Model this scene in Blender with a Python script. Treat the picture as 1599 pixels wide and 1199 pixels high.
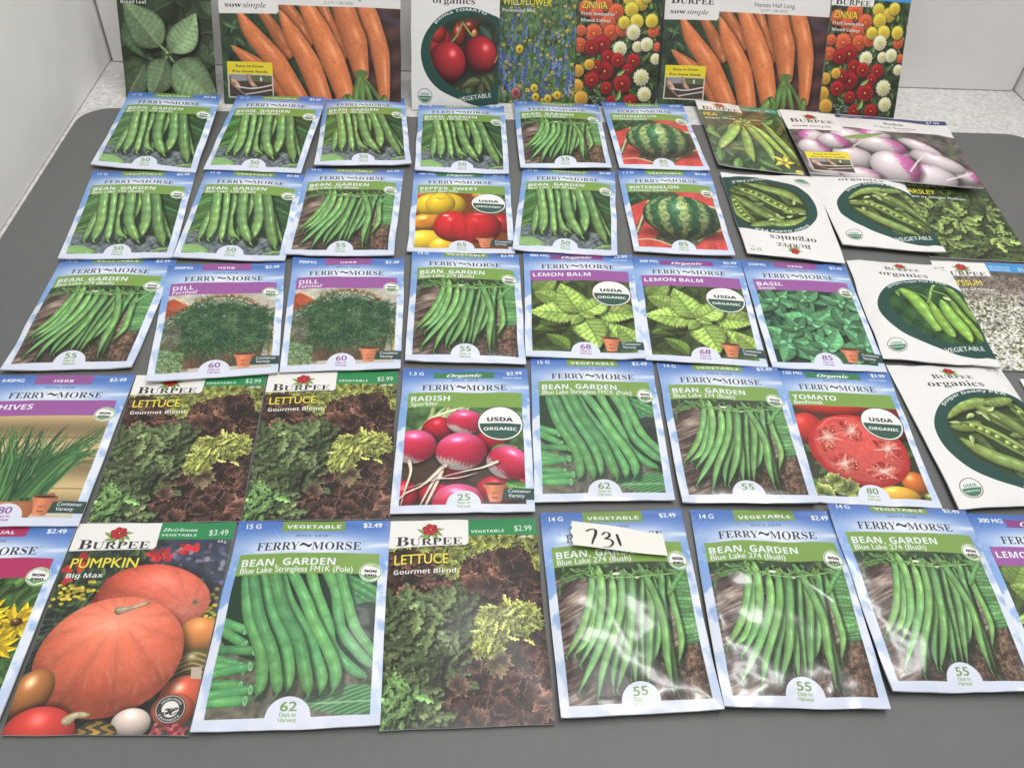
import bpy, bmesh, math, os, random
import numpy as np
from mathutils import Vector, Matrix

# ---------------------------------------------------------------- scene, camera, light
S = bpy.context.scene
C = S.collection
for _o in list(bpy.data.objects): bpy.data.objects.remove(_o)

cam_d = bpy.data.cameras.new('camera')
cam_d.sensor_width = 36.0
cam_d.sensor_fit = 'HORIZONTAL'
cam_d.lens = 36.0 * 1306.4 / 1599.0
cam_d.clip_start = 0.01
cam_d.clip_end = 50
cam = bpy.data.objects.new('camera', cam_d)
C.objects.link(cam)
_r, _u, _f = (0.9972854, -0.04724713, 0.05647609), (-0.00569355, 0.71521628, 0.69888001), (0.07341269, 0.69730437, -0.71300574)
cam.matrix_world = Matrix(((_r[0], _u[0], -_f[0], 0), (_r[1], _u[1], -_f[1], 0), (_r[2], _u[2], -_f[2], .394), (0, 0, 0, 1)))
S.camera = cam

world = bpy.data.worlds.new('World')
S.world = world
world.use_nodes = True
bg = world.node_tree.nodes['Background']
bg.inputs['Color'].default_value = (0.98, 0.98, 1.0, 1)
bg.inputs['Strength'].default_value = 0.43

S.view_settings.view_transform = 'Standard'
S.view_settings.look = 'None'
S.view_settings.exposure = -0.03
S.view_settings.gamma = 1.0
S.cycles.max_bounces = 6
S.cycles.use_denoising = True


def area(name, loc, aim, sx, sy, power, color=(1, 1, 1)):
    d = bpy.data.lights.new(name, 'AREA')
    d.shape = 'RECTANGLE'; d.size = sx; d.size_y = sy; d.energy = power; d.color = color
    o = bpy.data.objects.new(name, d)
    C.objects.link(o)
    o.location = loc
    o.rotation_euler = (Vector(aim) - Vector(loc)).to_track_quat('-Z', 'Y').to_euler()
    return o


# ceiling light panel over the table and two tubes to its right
area('ceiling_panel', (0.10, 0.25, 2.3), (0.1, 0.35, 0), 1.5, 1.1, 15.5, (1, .985, .96))
area('ceiling_tube', (0.40, 0.86, 1.45), (0.15, 0.35, 0), 1.0, 0.12, 6.0, (1, .99, .97))
area('ceiling_tube_2', (0.35, 0.10, 1.50), (0.15, 0.25, 0), 1.2, 0.11, 9.0, (1, .99, .97))
# ---------------------------------------------------------------- printed artwork (drawn by code)
# Each packet carries a printed picture.  The print is drawn here with numpy, shape by shape.
FONT = {}


def load_fonts():
    FONT['sans'] = None
    FONT['math'] = None
    try:
        d = os.path.join(bpy.utils.resource_path('LOCAL'), 'datafiles', 'fonts')
        FONT['math'] = bpy.data.fonts.load(os.path.join(d, 'NotoSansMath-Regular.woff2'))
    except Exception:
        FONT['math'] = None


def styled(s, style):
    if style == 'sans' or FONT['math'] is None:
        return s, None
    base = {'serif': (0x1D400, 0x1D41A, 0x1D7CE), 'bold': (0x1D5D4, 0x1D5EE, 0x1D7EC),
            'bolditalic': (0x1D63C, 0x1D656, 0x1D7EC), 'italic': (0x1D434, 0x1D44E, None),
            'script': (0x1D4D0, 0x1D4EA, None), 'serifitalic': (0x1D468, 0x1D482, 0x1D7CE)}[style]
    out = ''
    for c in s:
        if 'A' <= c <= 'Z': out += chr(base[0] + ord(c) - 65)
        elif 'a' <= c <= 'z': out += chr(base[1] + ord(c) - 97)
        elif '0' <= c <= '9' and base[2]: out += chr(base[2] + ord(c) - 48)
        else: out += c
    return out, FONT['math']


TXT = {}


def glyphs(s, style):
    """triangles of a string, scaled so capitals are 1 high, baseline at 0"""
    k = (s, style)
    if k in TXT: return TXT[k]
    body, f = styled(s, style)
    c = bpy.data.curves.new('lettering', 'FONT')
    c.body = body
    c.resolution_u = 4
    if f: c.font = f
    o = bpy.data.objects.new('lettering', c)
    C.objects.link(o)
    dg = bpy.context.evaluated_depsgraph_get()
    m = o.evaluated_get(dg).to_mesh()
    m.calc_loop_triangles()
    n = len(m.vertices)
    co = np.zeros(n * 3, np.float32); m.vertices.foreach_get('co', co)
    t = np.zeros(len(m.loop_triangles) * 3, np.int32); m.loop_triangles.foreach_get('vertices', t)
    co = co.reshape(-1, 3)[:, :2]
    T = co[t.reshape(-1, 3)].copy()
    o.evaluated_get(dg).to_mesh_clear()
    bpy.data.objects.remove(o); bpy.data.curves.remove(c)
    cap = 0.713 if f else 0.69
    T /= cap
    x0 = T[..., 0].min() if len(T) else 0
    T[..., 0] -= x0
    w = T[..., 0].max() if len(T) else 0
    TXT[k] = (T, w)
    return TXT[k]


def rng(seed): return np.random.RandomState(seed)


def sm(a, b, x):
    t = np.clip((x - a) / (b - a), 0, 1)
    return t * t * (3 - 2 * t)


def vnoise(h, w, cell, seed):
    r = rng(seed)
    gh, gw = int(h / cell) + 3, int(w / cell) + 3
    g = r.rand(gh, gw).astype(np.float32)
    y = np.arange(h) / cell; x = np.arange(w) / cell
    yi = y.astype(int); xi = x.astype(int)
    fy = (y - yi); fx = (x - xi)
    fy = (fy * fy * (3 - 2 * fy))[:, None].astype(np.float32); fx = (fx * fx * (3 - 2 * fx))[None].astype(np.float32)
    a = g[yi][:, xi]; b = g[yi][:, xi + 1]; c = g[yi + 1][:, xi]; d = g[yi + 1][:, xi + 1]
    return (a * (1 - fx) + b * fx) * (1 - fy) + (c * (1 - fx) + d * fx) * fy


def fbm(h, w, cell, seed, n=4):
    o = 0; a = 1; s = 0
    for i in range(n):
        o = o + a * vnoise(h, w, max(cell / 2 ** i, 1.01), seed + i * 17); s += a; a *= .5
    return o / s


def lerp(a, b, t): return a + (b - a) * t


def _tile(n=256):
    r = rng(7)
    o = np.zeros((n, n), np.float32); tot = 0
    for k, a in ((8, 1.), (16, .8), (32, .6), (64, .5), (128, .4)):
        g = r.rand(k, k).astype(np.float32) - .5
        x = np.arange(n) * k / n
        i = x.astype(int); f = (x - i); f = (f * f * (3 - 2 * f)).astype(np.float32)
        j = (i + 1) % k
        a0 = g[i][:, i] * (1 - f)[None] + g[i][:, j] * f[None]; a1 = g[j][:, i] * (1 - f)[None] + g[j][:, j] * f[None]
        o += a * (a0 * (1 - f)[:, None] + a1 * f[:, None]); tot += a
    return o / o.std() * .33


NT = _tile()


def mottle(X, Y, s=1., o=0.):
    """tileable paint mottle, about -0.7 .. 0.7"""
    return NT[(np.asarray(Y) * s + o * 53).astype(int) % 256, (np.asarray(X) * s + o * 91).astype(int) % 256]



def col(*c): return np.array([v / 255 for v in c], np.float32)


class Canvas:
    def __init__(s, W, H, c=(.5, .5, .5)):
        s.W, s.H = W, H
        s.a = np.zeros((H, W, 3), np.float32); s.a[:] = c

    def px(s, pts): return np.array(pts, np.float32) * np.array([s.W, s.H], np.float32)

    def box(s, lo, hi, pad=2):
        x0 = max(int(lo[0]) - pad, 0); y0 = max(int(lo[1]) - pad, 0)
        x1 = min(int(hi[0]) + pad + 1, s.W); y1 = min(int(hi[1]) + pad + 1, s.H)
        if x1 <= x0 or y1 <= y0: return None
        Y, X = np.mgrid[y0:y1, x0:x1].astype(np.float32) + .5
        return slice(y0, y1), slice(x0, x1), X, Y

    def put(s, ys, xs, m, c):
        s.a[ys, xs] += (c - s.a[ys, xs]) * m[..., None]

    def polymask(s, P, X, Y):
        ss = 3; acc = 0
        for i in range(ss):
            for j in range(ss):
                x = X + (i + .5) / ss - .5; y = Y + (j + .5) / ss - .5
                ins = np.zeros(X.shape, bool)
                for k in range(len(P)):
                    (xa, ya), (xb, yb) = P[k], P[(k + 1) % len(P)]
                    if ya == yb: continue
                    ins ^= ((ya > y) != (yb > y)) & (x < (xb - xa) * (y - ya) / (yb - ya) + xa)
                acc = acc + ins
        return acc.astype(np.float32) / 9

    def poly(s, pts, c, alpha=1., smooth=0):
        P = s.px(pts)
        if smooth: P = cat(P, smooth, True)
        b = s.box(P.min(0), P.max(0))
        if b is None: return
        ys, xs, X, Y = b
        m = s.polymask(P, X, Y) * alpha
        if callable(c): c = c(X, Y)
        s.put(ys, xs, m, c)

    def rect(s, u0, v0, u1, v1, c, alpha=1.):
        x0, x1, y0, y1 = u0 * s.W, u1 * s.W, v0 * s.H, v1 * s.H
        b = s.box((x0, y0), (x1, y1))
        if b is None: return
        ys, xs, X, Y = b
        m = np.clip(np.minimum(X - x0, x1 - X) + .5, 0, 1) * np.clip(np.minimum(Y - y0, y1 - Y) + .5, 0, 1) * alpha
        if callable(c): c = c(X, Y)
        s.put(ys, xs, m, c)

    def ell(s, u, v, rx, ry, c, rot=0., alpha=1., soft=0.):
        """ellipse; radii are shares of the canvas width; c may be a function of (nx, ny, r, X, Y)"""
        cx, cy = u * s.W, v * s.H; rx *= s.W; ry *= s.W
        R = max(rx, ry) + soft * s.W
        b = s.box((cx - R, cy - R), (cx + R, cy + R))
        if b is None: return
        ys, xs, X, Y = b
        ca, sa = math.cos(rot), math.sin(rot)
        dx, dy = X - cx, Y - cy
        nx = (dx * ca + dy * sa) / rx; ny = (-dx * sa + dy * ca) / ry
        r = np.sqrt(nx * nx + ny * ny)
        if soft: m = np.clip((1 - r) / (soft * s.W / min(rx, ry)) + .5, 0, 1); m = m * m * (3 - 2 * m)
        else: m = np.clip((1 - r) * min(rx, ry) + .5, 0, 1)
        if callable(c): c = c(nx, ny, np.minimum(r, 1), X, Y)
        s.put(ys, xs, m * alpha, c)

    def tube(s, pts, w, c, alpha=1., n=14, soft=0., closed=False):
        """a band along a smooth path; w = half width(s) as share of canvas width; c(s,t,X,Y)"""
        P = cat(s.px(pts), n) if len(pts) > 2 else s.px(pts)
        k = len(P)
        w = np.atleast_1d(np.array(w, np.float32)) * s.W
        rad = np.interp(np.linspace(0, 1, k), np.linspace(0, 1, len(w)), w) if len(w) > 1 else np.full(k, w[0])
        R = rad.max() + soft * s.W
        b = s.box(P.min(0) - R, P.max(0) + R)
        if b is None: return
        ys, xs, X, Y = b
        best = np.full(X.shape, 1e9, np.float32); S = np.zeros_like(best); T = np.zeros_like(best); D = np.zeros_like(best); RR = np.ones_like(best)
        for i in range(k - 1):
            ax, ay = P[i]; bx, by = P[i + 1]
            ex, ey = bx - ax, by - ay
            l2 = ex * ex + ey * ey + 1e-9
            t = np.clip(((X - ax) * ex + (Y - ay) * ey) / l2, 0, 1)
            dx, dy = X - ax - t * ex, Y - ay - t * ey
            d = np.sqrt(dx * dx + dy * dy)
            r = np.maximum(rad[i] + (rad[i + 1] - rad[i]) * t, .35)
            q = d / r
            m = q < best
            best = np.where(m, q, best)
            sg = np.sign(ex * dy - ey * dx)
            S = np.where(m, q * sg, S); T = np.where(m, (i + t) / (k - 1), T); D = np.where(m, d, D); RR = np.where(m, r, RR)
        if soft: m = np.clip((RR - D) / (soft * s.W) + .5, 0, 1); m = m * m * (3 - 2 * m)
        else: m = np.clip(RR - D + .5, 0, 1) * np.minimum(RR / .5, 1)
        if callable(c): c = c(np.clip(S, -1, 1), T, X, Y)
        s.put(ys, xs, m * alpha, c)

    def text(s, txt, u, v, h, c, style='sans', align='l', bold=0., width=None, rot=0., alpha=1., bend=None, shear=0.):
        """u,v = left/centre/right of the baseline; h = capital height as share of H; width = forced width (share of W)"""
        T, w = glyphs(txt, style)
        if not len(T): return
        T = T.copy()
        hp = h * s.H
        kx = (width * s.W / w) if width else hp
        if shear: T[..., 0] += shear * T[..., 1]
        T[..., 0] *= kx; T[..., 1] *= hp
        wp = w * kx
        T[..., 0] -= {'l': 0, 'c': wp / 2, 'r': wp}[align]
        if bend is not None:
            P = bend(T[..., 0], T[..., 1]); T = np.stack(P, -1)
            X0, Y0 = 0, 0
            Q = T
        else:
            ca, sa = math.cos(rot), math.sin(rot)
            Q = np.stack([u * s.W + T[..., 0] * ca + T[..., 1] * sa, v * s.H + T[..., 0] * sa - T[..., 1] * ca], -1)
        lo = Q.reshape(-1, 2).min(0); hi = Q.reshape(-1, 2).max(0)
        b = s.box(lo, hi, 4)
        if b is None: return
        ys, xs, X, Y = b
        ss = 3
        H2, W2 = X.shape[0] * ss, X.shape[1] * ss
        M = np.zeros((H2, W2), bool)
        q = (Q - np.array([xs.start, ys.start])) * ss
        a, bb, cc = q[:, 0], q[:, 1], q[:, 2]
        mn = np.floor(q.min(1)).astype(int); mx = np.ceil(q.max(1)).astype(int)
        for i in range(len(q)):
            x0 = max(mn[i, 0], 0); y0 = max(mn[i, 1], 0); x1 = min(mx[i, 0] + 1, W2); y1 = min(mx[i, 1] + 1, H2)
            if x1 <= x0 or y1 <= y0: continue
            yy = np.arange(y0, y1)[:, None] + .5; xx = np.arange(x0, x1)[None] + .5
            (ax, ay), (bx, by), (cx, cy) = a[i], bb[i], cc[i]
            e0 = (bx - ax) * (yy - ay) - (by - ay) * (xx - ax)
            e1 = (cx - bx) * (yy - by) - (cy - by) * (xx - bx)
            e2 = (ax - cx) * (yy - cy) - (ay - cy) * (xx - cx)
            M[y0:y1, x0:x1] |= ((e0 >= 0) & (e1 >= 0) & (e2 >= 0)) | ((e0 <= 0) & (e1 <= 0) & (e2 <= 0))
        M = M.astype(np.float32)
        rb = int(round(bold * hp * ss))
        if rb < 0:
            N = M.copy()
            N[:, 1:] = np.minimum(N[:, 1:], M[:, :-1])
            if rb < -1: N[:, :-1] = np.minimum(N[:, :-1], M[:, 1:])
            M = N
        if rb > 0:
            N = M.copy()
            for k in range(1, rb + 1):
                N[:, k:] = np.maximum(N[:, k:], M[:, :-k]); N[:, :-k] = np.maximum(N[:, :-k], M[:, k:])
            M = N.copy()
            for k in range(1, rb // 2 + 1):
                M[k:] = np.maximum(M[k:], N[:-k]); M[:-k] = np.maximum(M[:-k], N[k:])
        m = M.reshape(X.shape[0], ss, X.shape[1], ss).mean((1, 3)) * alpha
        if callable(c): c = c(X, Y)
        s.put(ys, xs, m, c)


def cat(P, n=14, closed=False):
    """Catmull-Rom through P, about n samples in all"""
    P = np.asarray(P, np.float32)
    k = len(P)
    if k < 3 and not closed: return P
    per = max(2, int(math.ceil(n / (k - 1 if not closed else k))))
    out = []
    rngi = range(k) if closed else range(k - 1)
    for i in rngi:
        if closed: p0, p1, p2, p3 = P[(i - 1) % k], P[i], P[(i + 1) % k], P[(i + 2) % k]
        else: p0, p1, p2, p3 = P[max(i - 1, 0)], P[i], P[i + 1], P[min(i + 2, k - 1)]
        for j in range(per):
            t = j / per
            out.append(.5 * ((2 * p1) + (-p0 + p2) * t + (2 * p0 - 5 * p1 + 4 * p2 - p3) * t * t + (-p0 + 3 * p1 - 3 * p2 + p3) * t ** 3))
    if not closed: out.append(P[-1])
    return np.array(out, np.float32)


# ---- shaders for the printed pictures
def bean_col(base, seed=0, bumps=7, hi=.30, light=-.25, tip=.12):
    base = np.array(base, np.float32)
    r = rng(seed); ph = r.rand() * 6; jit = .92 + .16 * r.rand()
    f1, f2 = r.rand() * 6, r.rand() * 6

    def f(s, t, X, Y):
        lum = .42 + .62 * np.sqrt(np.clip(1 - ((s - light) / 1.28) ** 2, 0, 1))
        wav = np.sin(t * bumps * 6.28 + ph) * .5 + .5
        lum = lum * (.93 + .09 * wav * (1 - s * s)) * jit
        lum = lum * (1 - .22 * sm(.8, 1, t)) * (.86 + .14 * sm(0, tip, t))
        mot = mottle(X, Y, 1.3, seed) * .11
        h = np.exp(-((s - light * 1.2) / .16) ** 2) * hi * (.35 + .65 * wav) * (.6 + .4 * np.sin(t * 9 + ph))
        c = base * (lum + mot)[..., None]
        yel = np.array([.05, .035, -.01], np.float32) * (np.sin(t * 5 + f1) * .5 + .5)[..., None]
        return np.clip(c + yel + np.maximum(h, 0)[..., None] * np.array([.75, .85, .62], np.float32), 0, 1)
    return f


def leaf_col(base, vein, seed=0, nv=7, slant=.7, bright=.0, vw=.08, lit=.18, crinkle=1., kv=.55):
    base = np.array(base, np.float32); vein = np.array(vein, np.float32)
    r = rng(seed); j = .88 + .24 * r.rand(); f1 = r.rand() * 6

    def f(s, t, X, Y):
        a = np.abs(s)
        lum = j * (1 + lit * np.where(s > 0, 1, -1) * sm(0, .12, a))
        q = (t * nv - a * slant) % 1.0
        q = np.minimum(q, 1 - q)
        lv = np.exp(-(q / vw) ** 2) * (1 - .5 * a)
        puff = np.sin(q * 3.14 * 1.0) * .16 - .06
        mot = mottle(X, Y, 1.5, seed) * .20 * crinkle
        lum = lum * (1 + puff + mot) * (1 - .3 * sm(.75, 1, a)) * (.8 + .2 * sm(0, .3, t))
        c = base * lum[..., None] + bright
        k = np.maximum(lv * kv, np.exp(-(s / .07) ** 2))[..., None] * .75
        return np.clip(c + (vein - c) * k, 0, 1)
    return f


def ball_col(base, dark=.35, lx=-.35, ly=-.45, spec=.5, sp=.05, rim=None, seed=0, mott=0.):
    base = np.array(base, np.float32)

    def f(nx, ny, r, X, Y):
        nz = np.sqrt(np.clip(1 - r * r, 0, 1))
        l = np.clip(nx * lx + ny * ly + nz * math.sqrt(max(1 - lx * lx - ly * ly, 0)), 0, 1)
        lum = dark + (1.12 - dark) * l
        c = base * lum[..., None]
        if mott: c = c * (1 + mott * 2 * mottle(X, Y, 1., seed))[..., None]
        h = np.exp(-((nx - lx * .9) ** 2 + (ny - ly * .9) ** 2) / sp) * spec
        return np.clip(c + h[..., None], 0, 1)
    return f


def blade(cv, u, v, L, wfun, ang, shader, bend=0., shadow=.35):
    """a flat leaf blade drawn in its own axes: wfun(t, side) is the half width in pixels"""
    Lp = L * cv.W
    cx, cy = u * cv.W, v * cv.H
    ca, sa = math.cos(ang), math.sin(ang)
    tt = np.linspace(0, 1, 12)
    wm = max(float(np.max(wfun(tt, np.ones(12)))), float(np.max(wfun(tt, -np.ones(12))))) + abs(bend) * Lp + 3
    xs_ = [cx + a * ca * Lp + b * -sa * wm for a in (0, 1) for b in (-1, 1)]; ys_ = [cy + a * sa * Lp + b * ca * wm for a in (0, 1) for b in (-1, 1)]
    pad = Lp * .12 if shadow else 2
    b = cv.box((min(xs_), min(ys_)), (max(xs_) + pad, max(ys_) + pad))
    if b is None: return
    ys, xs, X, Y = b

    def local(ox, oy):
        dx, dy = X - cx - ox, Y - cy - oy
        x = dx * ca + dy * sa; y = -dx * sa + dy * ca
        t = x / Lp
        y = y - bend * Lp * np.sin(np.clip(t, 0, 1) * math.pi)
        tc = np.clip(t, 0, 1)
        w = wfun(tc, np.sign(y))
        edge = np.minimum(w - np.abs(y), np.minimum(x, Lp - x) + .5)
        return tc, y, w, edge
    if shadow:
        o = Lp * .05 + 2
        tc, y, w, e = local(o, o * 1.2)
        q = max(Lp * .045, 1.5)
        cv.put(ys, xs, np.clip(e / q * .5 + .5, 0, 1) * shadow, np.zeros(3, np.float32))
    tc, y, w, e = local(0, 0)
    cv.put(ys, xs, np.clip(e + .5, 0, 1), shader(np.clip(y / np.maximum(w, .5), -1, 1), tc, X, Y))


def leaf(cv, u, v, L, wd, ang, base, vein, seed=0, nv=7, curve=.12, serr=0., shadow=.35, teeth=0, **k):
    """a leaf from its base at (u,v), length L and half width wd (shares of width), pointing at ang"""
    r = rng(seed)
    b = curve * (r.rand() - .5) * 2
    wp = wd * cv.W
    nt = teeth or nv * 1.6
    p = r.rand()

    def wf(t, side):
        w = wp * np.maximum(np.sin(np.pi * np.clip(t, 0, 1) ** .72), 0) ** .85 * (1 - .12 * t)
        if serr: w = w * (1 - serr * ((t * nt + p + .15 * side) % 1.0))
        return np.maximum(w, 0)
    blade(cv, u, v, L, wf, ang, leaf_col(base, vein, seed, nv, **k), b, shadow)


def frill(cv, u, v, R, base, tipc, seed, ang=None, shadow=.4, k=9, amp=.3, spread=2.0, veins=None):
    """a frilly lettuce-like leaf: lobed fan around (u,v)"""
    r = rng(seed)
    Rp = R * cv.W; cx, cy = u * cv.W, v * cv.H
    ph = r.rand(6) * 6.28
    base = np.array(base, np.float32); tipc = np.array(tipc, np.float32)
    a0 = r.rand() * 6.28 if ang is None else ang
    ex = .7 + .3 * r.rand()
    bb = cv.box((cx - Rp * 1.5, cy - Rp * 1.5), (cx + Rp * 1.5, cy + Rp * 1.5))
    if bb is None: return
    ys, xs, X, Y = bb
    for sh in ((1, 0) if shadow else (0,)):
        dx, dy = X - cx - sh * Rp * .1, Y - cy - sh * Rp * .14
        th = np.arctan2(dy, dx) - a0
        th = (th + np.pi) % (2 * np.pi) - np.pi
        rr = np.sqrt(dx * dx + dy * dy) / Rp
        edge = (1 - (np.abs(th) / np.pi) ** spread * .75) * ex
        edge = edge * (1 + amp * np.sin(th * k + ph[0] + 1.3 * np.sin(th * 4 + ph[1])) * .6 + amp * .5 * np.sin(th * k * 2.3 + ph[2]))
        d = (edge - rr) * Rp
        if sh:
            m = np.clip(d / (Rp * .2) + .6, 0, 1) * shadow
            cv.put(ys, xs, m, np.zeros(3, np.float32)); continue
        m = np.clip(d + .5, 0, 1)
        q = np.clip(rr / np.maximum(edge, .05), 0, 1)
        ve = np.abs(np.sin(th * (k * .6) + ph[3] + .5 * np.sin(rr * 9 + ph[4])))
        crump = 1.5 * mottle(X, Y, min(2.4, 60 / Rp), seed)
        lum = .55 + .45 * q + .22 * crump * q + .18 * np.sin(th * 2 + ph[5])
        c = (base + (tipc - base) * (q ** 2)[..., None]) * lum[..., None]
        vv = np.exp(-(ve / .13) ** 2) * (1 - q) * .55 + np.exp(-(th / .1) ** 2) * .5 * (1 - q)
        vc = np.array(veins if veins is not None else tipc * 1.15, np.float32)
        c = c + (vc - c) * np.clip(vv, 0, 1)[..., None]
        c = c + (np.clip(1 - np.abs(d) / 1.8, 0, 1) * .06)[..., None] + (mottle(X, Y, 3.1, seed + 3) * .10)[..., None] * tipc
        cv.put(ys, xs, m, np.clip(c, 0, 1))


def flower(cv, u, v, R, c1, c2, seed, rings=4, petals=13, center=(.9, .7, .2), cs=.16, shadow=.5):
    r = rng(seed)
    c1 = np.array(c1, np.float32); c2 = np.array(c2, np.float32)
    if shadow: cv.ell(u + R * .12, v + R * .16 * cv.W / cv.H, R * 1.08, R * 1.05, np.zeros(3), alpha=shadow, soft=R * .4)
    p0 = r.rand() * 6

    def f(nx, ny, rad, X, Y):
        th = np.arctan2(ny, nx) + p0
        k = rad * rings
        ri = np.floor(k); fr = k - ri
        pet = np.abs(np.sin(th * petals * .5 + ri * 1.7))
        lum = .5 + .35 * fr + .35 * pet - .22 * ny - .1 * nx
        c = c2 + (c1 - c2) * np.clip(rad * 1.3, 0, 1)[..., None]
        c = c * lum[..., None]
        m = np.clip((cs - rad) / .05 + .5, 0, 1)[..., None]
        return np.clip(c + (np.array(center, np.float32) * (.8 + .3 * pet)[..., None] - c) * m, 0, 1)
    # petalled rim: draw petals under the disc
    for i in range(petals):
        a = p0 + i * 6.283 / petals
        cv.ell(u + math.cos(a) * R * .8, v + math.sin(a) * R * .8 * cv.W / cv.H, R * .3, R * .26, c1 * (.72 - .18 * math.sin(a)), rot=a)
    cv.ell(u, v, R * .92, R * .92, f)


def ground(cv, u0, v0, u1, v1, base, seed, amp=.5, cell=26, stretch=None):
    x0, x1, y0, y1 = [int(round(q)) for q in (u0 * cv.W, u1 * cv.W, v0 * cv.H, v1 * cv.H)]
    x0 = max(x0, 0); y0 = max(y0, 0); x1 = min(x1, cv.W); y1 = min(y1, cv.H)
    h, w = y1 - y0, x1 - x0
    n = fbm(h, w, cell, seed, 5)
    if stretch: n = .4 * n + .6 * np.repeat(fbm((h + stretch - 1) // stretch + 1, w, 9, seed + 5, 3), stretch, 0)[:h] if stretch > 0 else n
    l = 1 + amp * (n - .5) * 2.4
    cv.a[y0:y1, x0:x1] = np.clip(np.array(base, np.float32) * l[..., None], 0, 1)


def logs(cv, u0, v0, u1, v1, seed):
    """weathered wood planks"""
    x0, x1, y0, y1 = int(u0 * cv.W), int(u1 * cv.W), int(v0 * cv.H), int(v1 * cv.H)
    h, w = y1 - y0, x1 - x0
    Y, X = np.mgrid[0:h, 0:w].astype(np.float32)
    yy = Y + X * .42 + 16 * vnoise(h, w, 80, seed)
    n = vnoise(h, w, 40, seed + 3)
    xx = X - Y * .42
    i1 = ((yy * .5).astype(int) % 256, (xx * .10).astype(int) % 256); i2 = ((yy * 1.6 + 60).astype(int) % 256, (xx * .22).astype(int) % 256)
    l = .50 + .62 * NT[i1] + .55 * NT[i2] + .25 * (n - .5)
    gap = np.exp(-(((yy + 20) % 118) / 3.5) ** 2)
    c = lerp(col(62, 46, 40), col(186, 164, 148), np.clip(l, 0, 1)[..., None]) * (1 - .7 * gap)[..., None]
    cv.a[y0:y1, x0:x1] = c


# ---- the pictures
PIC = (.058, .30, .942, .957)


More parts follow.
